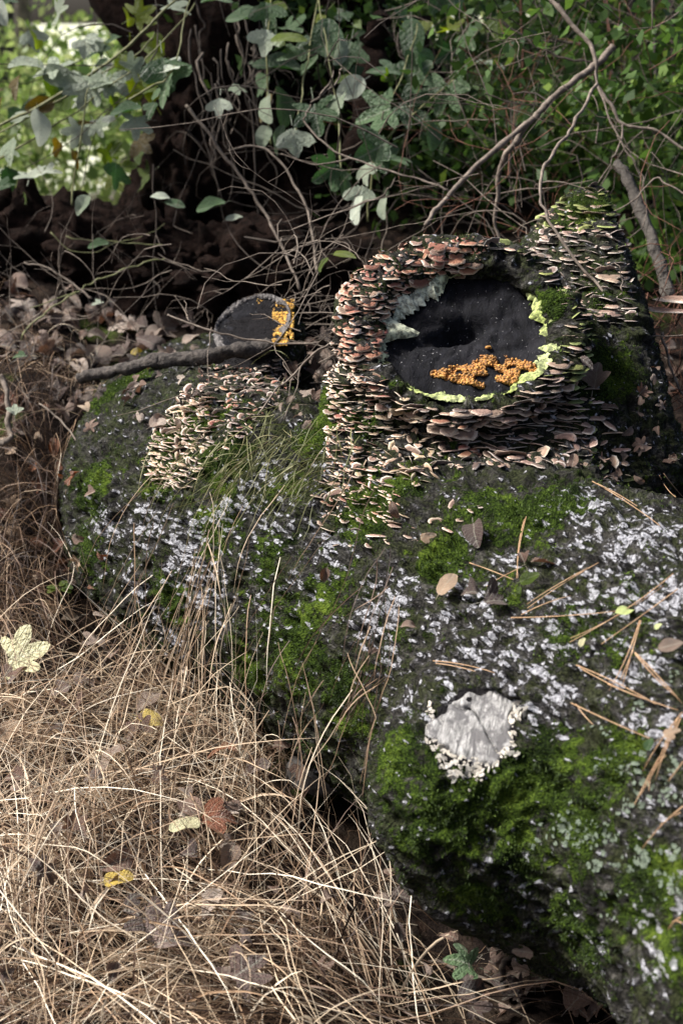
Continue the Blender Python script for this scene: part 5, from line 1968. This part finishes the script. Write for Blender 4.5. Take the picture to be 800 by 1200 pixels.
# ================================================================== upturned root plate and earth bank behind the log
def lump(c, rad, seed, amp=.35, sc=2.2, sub=5, flat=None):
    iv, if_ = ico(sub)
    q = iv * (1 + amp * fbm(iv, sc, seed, 4)[:, None] + .10 * fbm(iv, 11, seed + 2, 3)[:, None])
    return q * np.array(rad) + np.array(c), if_


root_plate = tag(empty('root_plate', tuple(P(300, 330, 3.1))), 'dark upturned root plate of earth behind the log', 'root plate')
V1, F1 = lump(P(300, 140, 3.45), (.27, .28, .52), 5, .40)
sub_mesh_to_parent(link_mesh('earth_mass', fast_mesh('earth_mass', V1, F1), M_SOIL), root_plate)
V1, F1 = lump(P(215, 250, 3.25), (.11, .14, .22), 9, .45)
sub_mesh_to_parent(link_mesh('earth_mass', fast_mesh('earth_mass', V1, F1), M_SOIL), root_plate)
V1, F1 = lump(P(420, 230, 3.5), (.25, .22, .32), 12, .45)
sub_mesh_to_parent(link_mesh('earth_mass', fast_mesh('earth_mass', V1, F1), M_SOIL), root_plate)
bank = tag(empty('earth_bank', tuple(P(80, 330, 2.95))), 'dark crumbling earth bank left of the root plate', 'bank')
for k, (bx, by, bd, ra, rb) in enumerate([(-40, 305, 3.0, .17, .11), (45, 300, 3.05, .16, .115), (120, 305, 3.0, .14, .10), (185, 310, 2.95, .12, .10), (255, 320, 2.9, .13, .09), (330, 325, 2.9, .15, .10), (-130, 310, 3.1, .2, .13)]):
    V1, F1 = lump(P(bx, by, bd), (ra, .12, rb), 40 + k, .45, 2.6, 5)
    sub_mesh_to_parent(link_mesh('earth_clod', fast_mesh('earth_clod', V1, F1), M_SOIL), bank)
rr_ = random.Random(3)
for k in range(26):
    x = rr_.uniform(215, 300) if k < 16 else rr_.uniform(200, 430)
    y = rr_.uniform(-10, 120)
    d = rr_.uniform(2.82, 3.0)
    L = rr_.uniform(60, 190)
    pts = [P(x + rr_.gauss(0, 5) * i / 2 + (10 * i if k < 16 else 0) * .4, y + L * i / 4, d) for i in range(5)]
    tube_obj('root', wiggle(smooth_path(pts, 5), .008, 70 + k), rr_.uniform(.0016, .0034), .0010, M_TWIGD if k % 6 else M_TWIG, root_plate, 5, .15, k)
dark = empty('dead_stump', tuple(P(430, 150, 3.0)))
tag(dark, 'black leaning stump behind the green leaves', 'stump')
tube_obj('trunk', wiggle(smooth_path([P(425, 190, 3.0), P(428, 140, 3.0), P(432, 90, 3.0), P(440, 50, 3.0), P(446, 22, 3.0)], 5), .012, 9), .040, .022, M_SOIL, dark, 10, .12, 4)


# ================================================================== leafy vines behind the log: every leaf of size is a part
def vine(name, label, stems, leaves, cat='vine', mat=M_STEM):
    root = tag(empty(name, tuple(P(*stems[0][0]))), label, cat)
    for k, s in enumerate(stems):
        tube_obj('stem', wiggle(smooth_path([P(*p) for p in s], 6), .004, 90 + k), .0022, .0013, mat, root, 5, .08, k)
    for (px, py, d, sz, head, kind, m, face) in leaves:
        me = rgf.choice(leaf_pool(kind, m, .18, .18, .05))
        o = bpy.data.objects.new('leaf', me)
        COL.objects.link(o)
        p = P(px, py, d)
        s = sz * d / FPX * 1.05
        a = math.radians(head)
        hd = CR * math.cos(a) + CU * math.sin(a) - CF * rgf.uniform(-.1, .35)
        up = {'c': nrm(CC - p) + np.array((rgf.uniform(-.35, .35), 0, rgf.uniform(.1, .7))),
              'u': np.array((rgf.uniform(-.3, .3), -.35, 1.0)),
              's': nrm(CC - p) * .45 + np.array((rgf.choice((-1, 1)) * .8, 0, .35))}[face]
        o.parent = root
        o.location = tuple(p - np.array(root.location) - nrm(hd) * s * .4)
        orient(o, up, hd, s)
    return root


G, S, Y, O = M_VINE, M_VINEG, M_VINEY, M_VINEO
left_leaves = [
    (43, 52, 2.8, 36, 100, 'mitten', Y, 's'), (60, 70, 2.8, 60, 150, 'lobed', S, 'u'), (36, 82, 2.8, 40, 190, 'ovate', S, 'u'), (66, 88, 2.8, 42, 340, 'ovate', S, 'c'),
    (22, 95, 2.8, 46, 250, 'mitten', O, 's'), (105, 42, 2.9, 34, 10, 'trilobe', S, 'u'), (100, 105, 2.8, 52, 250, 'lobed', S, 'c'), (112, 90, 2.8, 48, 40, 'lobed', S, 'u'),
    (135, 95, 2.8, 44, 320, 'trilobe', S, 'c'), (140, 72, 2.8, 40, 60, 'mitten', Y, 'c'), (158, 78, 2.75, 36, 40, 'lobed', S, 'c'), (193, 82, 2.7, 62, 280, 'trilobe', G, 'c'),
    (200, 75, 2.7, 44, 20, 'lobed', S, 'u'), (195, 105, 2.7, 46, 260, 'lobed', G, 's'), (180, 126, 2.7, 36, 250, 'mitten', G, 'c'), (160, 145, 2.7, 40, 270, 'lobed', S, 'c'),
    (152, 132, 2.7, 36, 200, 'ovate', G, 'u'), (135, 118, 2.8, 44, 280, 'mitten', Y, 's'), (120, 130, 2.8, 42, 100, 'trilobe', S, 'u'), (92, 155, 2.8, 40, 250, 'lobed', S, 'c'),
    (115, 150, 2.8, 28, 300, 'lobed', S, 'c'), (46, 145, 2.8, 44, 275, 'ovate', S, 's'), (12, 172, 2.75, 48, 250, 'trilobe', S, 's'), (50, 125, 2.9, 34, 200, 'ovate', O, 'c'),
    (25, 138, 2.9, 36, 190, 'trilobe', S, 'u'), (2, 120, 2.8, 36, 260, 'mitten', O, 's'), (133, 178, 2.8, 32, 60, 'mitten', Y, 'c'), (134, 203, 2.8, 46, 270, 'trilobe', G, 's'),
    (62, 172, 2.8, 40, 220, 'mitten', O, 's'), (98, 237, 2.7, 26, 240, 'ovate', S, 'c'), (150, 192, 2.8, 18, 20, 'ovate', Y, 'c'), (20, 232, 2.9, 26, 150, 'ovate', Y, 's'),
    (10, 180, 2.8, 30, 320, 'mitten', S, 'u'), (90, 180, 2.8, 34, 300, 'mitten', O, 's'), (30, 195, 2.9, 40, 100, 'lobed', S, 'u'), (56, 200, 2.9, 34, 20, 'lobed', S, 'u'),
    (75, 110, 2.9, 34, 80, 'mitten', G, 's'), (2, 215, 2.9, 34, 30, 'lobed', G, 'u'), (118, 58, 3.0, 30, 200, 'ovate', G, 'u'), (165, 15, 2.9, 40, 30, 'lobed', Y, 'c'),
    (205, 12, 2.9, 42, 340, 'lobed', S, 'u'), (150, 25, 3.0, 36, 100, 'mitten', Y, 's'), (138, 46, 3.0, 30, 200, 'mitten', G, 'u')]
mid_leaves = [
    (293, 20, 2.85, 46, 190, 'ovate', G, 'u'), (258, 4, 2.8, 36, 190, 'ovate', G, 'u'), (310, 48, 2.75, 46, 265, 'trilobe', S, 'c'), (330, 30, 2.85, 40, 300, 'mitten', G, 's'),
    (345, 55, 2.75, 44, 210, 'ovate', Y, 'u'), (350, 68, 2.75, 52, 205, 'mitten', G, 'u'), (385, 45, 2.8, 50, 80, 'ovate', G, 'c'), (396, 55, 2.8, 40, 260, 'ovate', S, 's'),
    (330, 85, 2.85, 54, 190, 'ovate', G, 'u'), (365, 90, 2.85, 48, 10, 'mitten', G, 's'), (275, 102, 2.75, 30, 10, 'trilobe', S, 'u'), (258, 124, 2.72, 32, 270, 'trilobe', S, 'c'),
    (320, 125, 2.75, 36, 295, 'ovate', S, 's'), (308, 120, 2.8, 34, 220, 'ovate', O, 's'), (310, 158, 2.75, 26, 250, 'ovate', S, 'c'), (345, 162, 2.7, 46, 280, 'trilobe', S, 'c'),
    (328, 160, 2.75, 34, 255, 'ovate', G, 's'), (370, 135, 2.72, 56, 280, 'lobed', G, 'c'), (398, 122, 2.7, 40, 260, 'lobed', S, 's'), (405, 90, 2.75, 34, 30, 'ovate', Y, 'u'),
    (415, 100, 2.7, 36, 215, 'ovate', S, 'c'), (385, 200, 2.65, 52, 215, 'lobed', G, 'c'), (405, 210, 2.65, 36, 290, 'ovate', G, 's'), (445, 130, 2.65, 62, 190, 'lobed', G, 'c'),
    (478, 128, 2.68, 56, 330, 'lobed', G, 'c'), (440, 175, 2.62, 62, 210, 'trilobe', G, 'c'), (458, 172, 2.62, 56, 20, 'lobed', G, 'u'), (428, 198, 2.62, 40, 250, 'trilobe', S, 's'),
    (455, 82, 2.75, 52, 170, 'lobed', G, 'u'), (486, 84, 2.75, 56, 40, 'lobed', G, 'c'), (448, 95, 2.75, 34, 200, 'mitten', Y, 's'), (520, 105, 2.7, 54, 240, 'lobed', G, 'c'),
    (545, 100, 2.75, 46, 330, 'lobed', G, 's'), (480, 60, 2.9, 44, 80, 'trilobe', G, 'u'), (420, 228, 2.62, 40, 270, 'trilobe', S, 'c'), (415, 240, 2.6, 34, 240, 'ovate', S, 's'),
    (448, 240, 2.6, 26, 250, 'ovate', S, 's'), (500, 155, 2.8, 40, 260, 'ovate', G, 's'), (512, 175, 2.8, 34, 100, 'mitten', G, 's'), (555, 45, 2.85, 44, 300, 'lobed', G, 's'),
    (530, 30, 2.9, 40, 160, 'lobed', Y, 'u'), (590, 70, 2.85, 44, 20, 'mitten', Y, 's'), (500, 20, 2.95, 44, 90, 'trilobe', Y, 'u'), (465, 30, 2.95, 38, 170, 'mitten', G, 's'),
    (410, 10, 2.95, 40, 100, 'mitten', G, 'u'), (370, 15, 2.95, 40, 200, 'mitten', Y, 's'), (400, 293, 2.4, 26, 20, 'ovate', Y, 'u'), (378, 312, 2.4, 18, 60, 'ovate', Y, 's'),
    (190, 232, 2.7, 22, 180, 'ovate', S, 'u'), (202, 240, 2.7, 24, 340, 'ovate', G, 'u'), (250, 240, 2.72, 34, 200, 'ovate', G, 'u'), (118, 288, 2.75, 24, 200, 'ovate', G, 'u'),
    (118, 356, 2.6, 22, 200, 'mitten', S, 'u'), (28, 420, 2.5, 24, 200, 'mitten', G, 'u'), (17, 480, 2.36, 20, 90, 'trilobe', S, 'c'), (272, 255, 2.72, 20, 20, 'ovate', S, 'u')]
rv = random.Random(91)
for _ in range(24):
    mid_leaves.append((rv.uniform(300, 640), rv.uniform(-10, 150), rv.uniform(2.75, 3.1), rv.uniform(32, 52), rv.uniform(180, 360), rv.choice(['lobed', 'trilobe', 'mitten', 'ovate']), rv.choice([G, G, G, Y, S]), rv.choice('ccus')))
for _ in range(34):
    left_leaves.append((rv.uniform(-10, 190), rv.uniform(0, 215), rv.uniform(2.85, 3.2), rv.uniform(28, 44), rv.uniform(150, 390), rv.choice(['lobed', 'trilobe', 'mitten', 'ovate']), rv.choice([G, S, S, Y, Y, O]), rv.choice('ccus')))
vine('leafy_shrub', 'shrub with grey green lobed leaves hanging behind the big stub', [[(430, 260, 2.7), (436, 200, 2.68), (450, 140, 2.68), (470, 90, 2.72), (490, 30, 2.85)], [(405, 230, 2.66), (398, 170, 2.68), (392, 110, 2.74), (380, 40, 2.8), (372, -8, 2.9)], [(316, 170, 2.76), (314, 110, 2.78), (312, 50, 2.78), (318, -8, 2.9)], [(345, 170, 2.72), (352, 120, 2.74), (362, 60, 2.78), (372, -6, 2.9)], [(454, 160, 2.65), (500, 120, 2.7), (550, 80, 2.75), (600, 60, 2.85)]], mid_leaves, 'shrub')

vine('silvery_vine', 'vine with silvery lobed leaves in the top left corner', [[(-6, 190, 2.82), (60, 150, 2.82), (120, 110, 2.8), (180, 60, 2.78), (230, 5, 2.8)], [(85, 240, 2.8), (92, 180, 2.8), (100, 120, 2.8), (104, 100, 2.8)], [(150, 118, 2.72), (180, 100, 2.7), (200, 85, 2.7), (215, 30, 2.75), (222, -8, 2.8)]], left_leaves)

# small seedling in the hollow at the left
sd = tag(empty('seedling', tuple(P(72, 700, 2.2))), 'small bright green seedling in the dark hollow left of the log', 'seedling')
tube_obj('stem', smooth_path([P(72, 706, 2.2), P(72, 697, 2.2), P(70, 690, 2.2)], 3), .0009, .0007, M_STEM, sd, 5)
for a in (20, 80, 150, 215, 330):
    o = bpy.data.objects.new('leaf', rgf.choice(leaf_pool('ovate', M_VINEY, .25, .22, .06)))
    COL.objects.link(o)
    o.parent = sd
    o.location = tuple(P(70 + 3 * math.cos(math.radians(a)), 689 - 2 * math.sin(math.radians(a)), 2.19) - np.array(sd.location))
    orient(o, (0, -.4, 1), CR * math.cos(math.radians(a)) + CU * .7 * math.sin(math.radians(a)) - CF * .2, .017)


# ================================================================== leaf masses: thicket on the right, undergrowth and wood far behind
def leaf_cloud(name, label, n, blobs, size, mat, seed, vmean=.5, cat='foliage', kind='stuff', parent=None, vs_=.2):
    rg = np.random.default_rng(seed)
    w = np.array([b[4] for b in blobs], float)
    ids = rg.choice(len(blobs), n, p=w / w.sum())
    C = np.array([b[0] for b in blobs])[ids]
    R = np.array([[b[1], b[2], b[3]] for b in blobs])[ids]
    q = rg.normal(0, .5, (n, 3))
    p = C + q * R
    keep = vnoise(p, 3.0 / max(.15, np.mean(R)) * .35, seed) > -.25
    p, ids = p[keep], ids[keep]
    n = len(p)
    d = rg.normal(0, 1, (n, 3)) + np.array((0, -.2, -.3))
    d /= np.linalg.norm(d, axis=1, keepdims=True)
    s = np.cross(d, rg.normal(0, 1, (n, 3)) + np.array((0, 0, .8)))
    s /= np.linalg.norm(s, axis=1, keepdims=True) + 1e-9
    L = rg.uniform(*size, n)[:, None]
    nn = np.cross(d, s)
    V = np.stack([p, p + d * L * .45 + s * L * .30 + nn * L * .08, p + d * L, p + d * L * .45 - s * L * .30 + nn * L * .08], 1).reshape(-1, 3)
    F = np.arange(n * 4).reshape(-1, 4)
    var = np.clip(vmean + .22 * vnoise(p, 1.2, seed + 3) + rg.normal(0, vs_, n), 0, 1)
    me = fast_mesh(name, V, F)
    o = link_mesh(name, me, mat, None, False, {'var': np.repeat(var, 4)})
    if parent is not None:
        sub_mesh_to_parent(o, parent)
        return o
    return tag(o, label, cat, kind=kind)


def blob(px, py, d, rx, rz, w=1.0, ry=None):
    return (P(px, py, d), rx, ry or rx, rz, w)


leaf_cloud('thicket_leaves', 'dense small leaved green thicket behind the tangle on the right', 22000,
           [blob(560, 60, 3.6, .35, .3, 1.2), blob(680, 30, 3.8, .4, .3, 1.4), blob(780, 60, 3.6, .3, .35, 1.3), blob(620, 170, 3.5, .35, .25, 1), blob(760, 190, 3.3, .3, .25, 1),
            blob(500, 120, 3.7, .3, .35, 1), blob(840, 160, 3.4, .3, .4, .8), blob(450, 40, 3.9, .35, .3, .8), blob(600, -60, 3.9, .6, .3, 1.2), blob(400, 30, 3.25, .22, .2, .6), blob(330, 20, 3.2, .2, .15, .4), blob(470, 60, 3.2, .2, .2, .8), blob(560, 120, 3.1, .2, .2, .8), blob(690, 120, 3.1, .25, .2, .8), blob(520, 200, 3.2, .2, .12, .5), blob(640, 60, 2.85, .3, .2, .9), blob(760, 90, 2.8, .2, .2, .8), blob(780, 260, 2.75, .14, .14, .5), blob(560, 40, 2.95, .25, .15, .7), blob(800, 300, 2.9, .12, .2, .4)],
           (.018, .042), M_THICK, 81, .64)
leaf_cloud('hillside_leaves', 'darker shrubs on the hillside beyond the thicket', 12000,
           [blob(480, 40, 5.5, .9, .5, 1), blob(640, 30, 5.8, 1.0, .6, 1.2), blob(800, 40, 5.5, 1.0, .6, 1.2), blob(620, 170, 5.2, .9, .5, 1), blob(800, 200, 5, .8, .5, 1), blob(380, -20, 5.5, .8, .5, .8),
            blob(620, -160, 6, 1.6, .7, 1)], (.035, .075), M_THICK, 82, .5)
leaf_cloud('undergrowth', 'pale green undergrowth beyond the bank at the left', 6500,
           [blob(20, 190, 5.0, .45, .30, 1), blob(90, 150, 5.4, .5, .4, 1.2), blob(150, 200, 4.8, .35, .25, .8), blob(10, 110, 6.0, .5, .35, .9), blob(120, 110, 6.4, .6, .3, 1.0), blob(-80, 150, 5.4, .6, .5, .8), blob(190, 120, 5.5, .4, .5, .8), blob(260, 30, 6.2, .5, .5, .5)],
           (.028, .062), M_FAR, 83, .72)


def tree(label, px, d, r, top, seed, crown):
    b = P(px, 300, d)
    z0 = float(gz(b[0], b[1]))
    t = tag(empty('tree', (b[0], b[1], z0)), label, 'tree', 'trees in the wood beyond the bank')
    rg = random.Random(seed)
    pts = [np.array((b[0] + rg.gauss(0, .04) * i, b[1], z0 - .1 + top * i / 6)) for i in range(7)]
    tr = tube_obj('trunk', smooth_path(pts, 4), r, r * .45, M_TREE, t, 12, .05, seed)
    blobs = []
    for k in range(6):
        h = top * rg.uniform(.5, .95)
        a = rg.uniform(0, 6.28)
        Lb = top * rg.uniform(.10, .22)
        e = np.array((b[0] + math.cos(a) * Lb, b[1] + math.sin(a) * Lb, z0 + h + Lb * .5))
        s0 = np.array((b[0], b[1], z0 + h))
        tube_obj('limb', smooth_path([s0, (s0 + e) / 2 + np.array((0, 0, .08 * Lb)), e], 4), r * .35, r * .1, M_TREE, t, 6, .08, seed + k)
        blobs.append((e, Lb * .9, Lb * .9, Lb * .6, 1.0))
    leaf_cloud('crown', None, crown, blobs, (.05 * d / 9, .10 * d / 9), M_FAR, seed + 5, .6, parent=t)
    return t


tree('blurred dark tree trunk at the left edge of the wood', 14, 9.0, .10, 5.5, 201, 2200)
tree('pale far tree left of the bright gap', 52, 14.0, .10, 6.5, 202, 2200)
tree('far tree right of the bright gap', 150, 12.0, .12, 6.0, 203, 2400)
tree('slender far tree behind the root plate', 230, 16.0, .14, 7.0, 204, 2200)
tree('far tree above the shrub in the middle', 400, 11.0, .12, 6.0, 205, 2600)
tree('tree on the hillside behind the thicket', 640, 9.0, .13, 6.0, 206, 3000)
tree('tree on the hillside at the right edge', 830, 8.0, .12, 6.0, 207, 3000)
tree('far tree just outside the left edge', -90, 11.0, .12, 6.0, 208, 2400)
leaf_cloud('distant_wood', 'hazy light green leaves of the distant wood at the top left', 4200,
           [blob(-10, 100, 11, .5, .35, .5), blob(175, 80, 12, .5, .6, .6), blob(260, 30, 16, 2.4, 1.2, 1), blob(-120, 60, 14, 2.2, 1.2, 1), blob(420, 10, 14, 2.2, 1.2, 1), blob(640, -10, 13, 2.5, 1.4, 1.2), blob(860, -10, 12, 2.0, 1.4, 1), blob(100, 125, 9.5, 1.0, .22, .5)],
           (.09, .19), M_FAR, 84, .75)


# unseen trees added left of the frame to shade bank and thicket, not log
def shade_tree(label, x, y, crown_c, rad, seed, n=2600):
    z0 = float(gz(x, y))
    t = tag(empty('tree', (x, y, z0)), label, 'tree', 'trees in the wood beyond the bank')
    rg = random.Random(seed)
    c = np.array(crown_c)
    tube_obj('trunk', smooth_path([np.array((x, y, z0 - .1)), np.array((x * .6 + c[0] * .4, y * .6 + c[1] * .4, c[2] * .45)), c], 5), .13, .05, M_TREE, t, 12, .05, seed)
    blobs = []
    for k in range(9):
        a, e = rg.uniform(0, 6.28), rg.uniform(-.5, .6)
        q = c + rad * rg.uniform(.3, .8) * np.array((math.cos(a), math.sin(a), e * .6))
        s0 = c - np.array((0, 0, rad * .5))
        tube_obj('limb', smooth_path([s0, (s0 + q) / 2 + np.array((0, 0, -.1)), q], 4), .04, .012, M_TREE, t, 6, .08, seed + k)
        blobs.append((q, rad * .55, rad * .55, rad * .42, 1.0))
    leaf_cloud('crown', None, n, blobs, (.10, .19), M_FAR, seed + 5, .55, parent=t)


shade_tree('unseen leafy tree added for shade beyond the left edge of the frame nearest the log', -4.8, 4.0, (-4.5, 4.15, 5.5), 1.0, 301)
shade_tree('unseen leafy tree added for shade beyond the left edge, middle one of three', -3.3, 4.5, (-3.1, 4.2, 5.6), 1.0, 302)
shade_tree('unseen leafy tree added for shade beyond the left edge closest to the root plate', -2.1, 4.9, (-1.8, 4.3, 5.4), .95, 303)
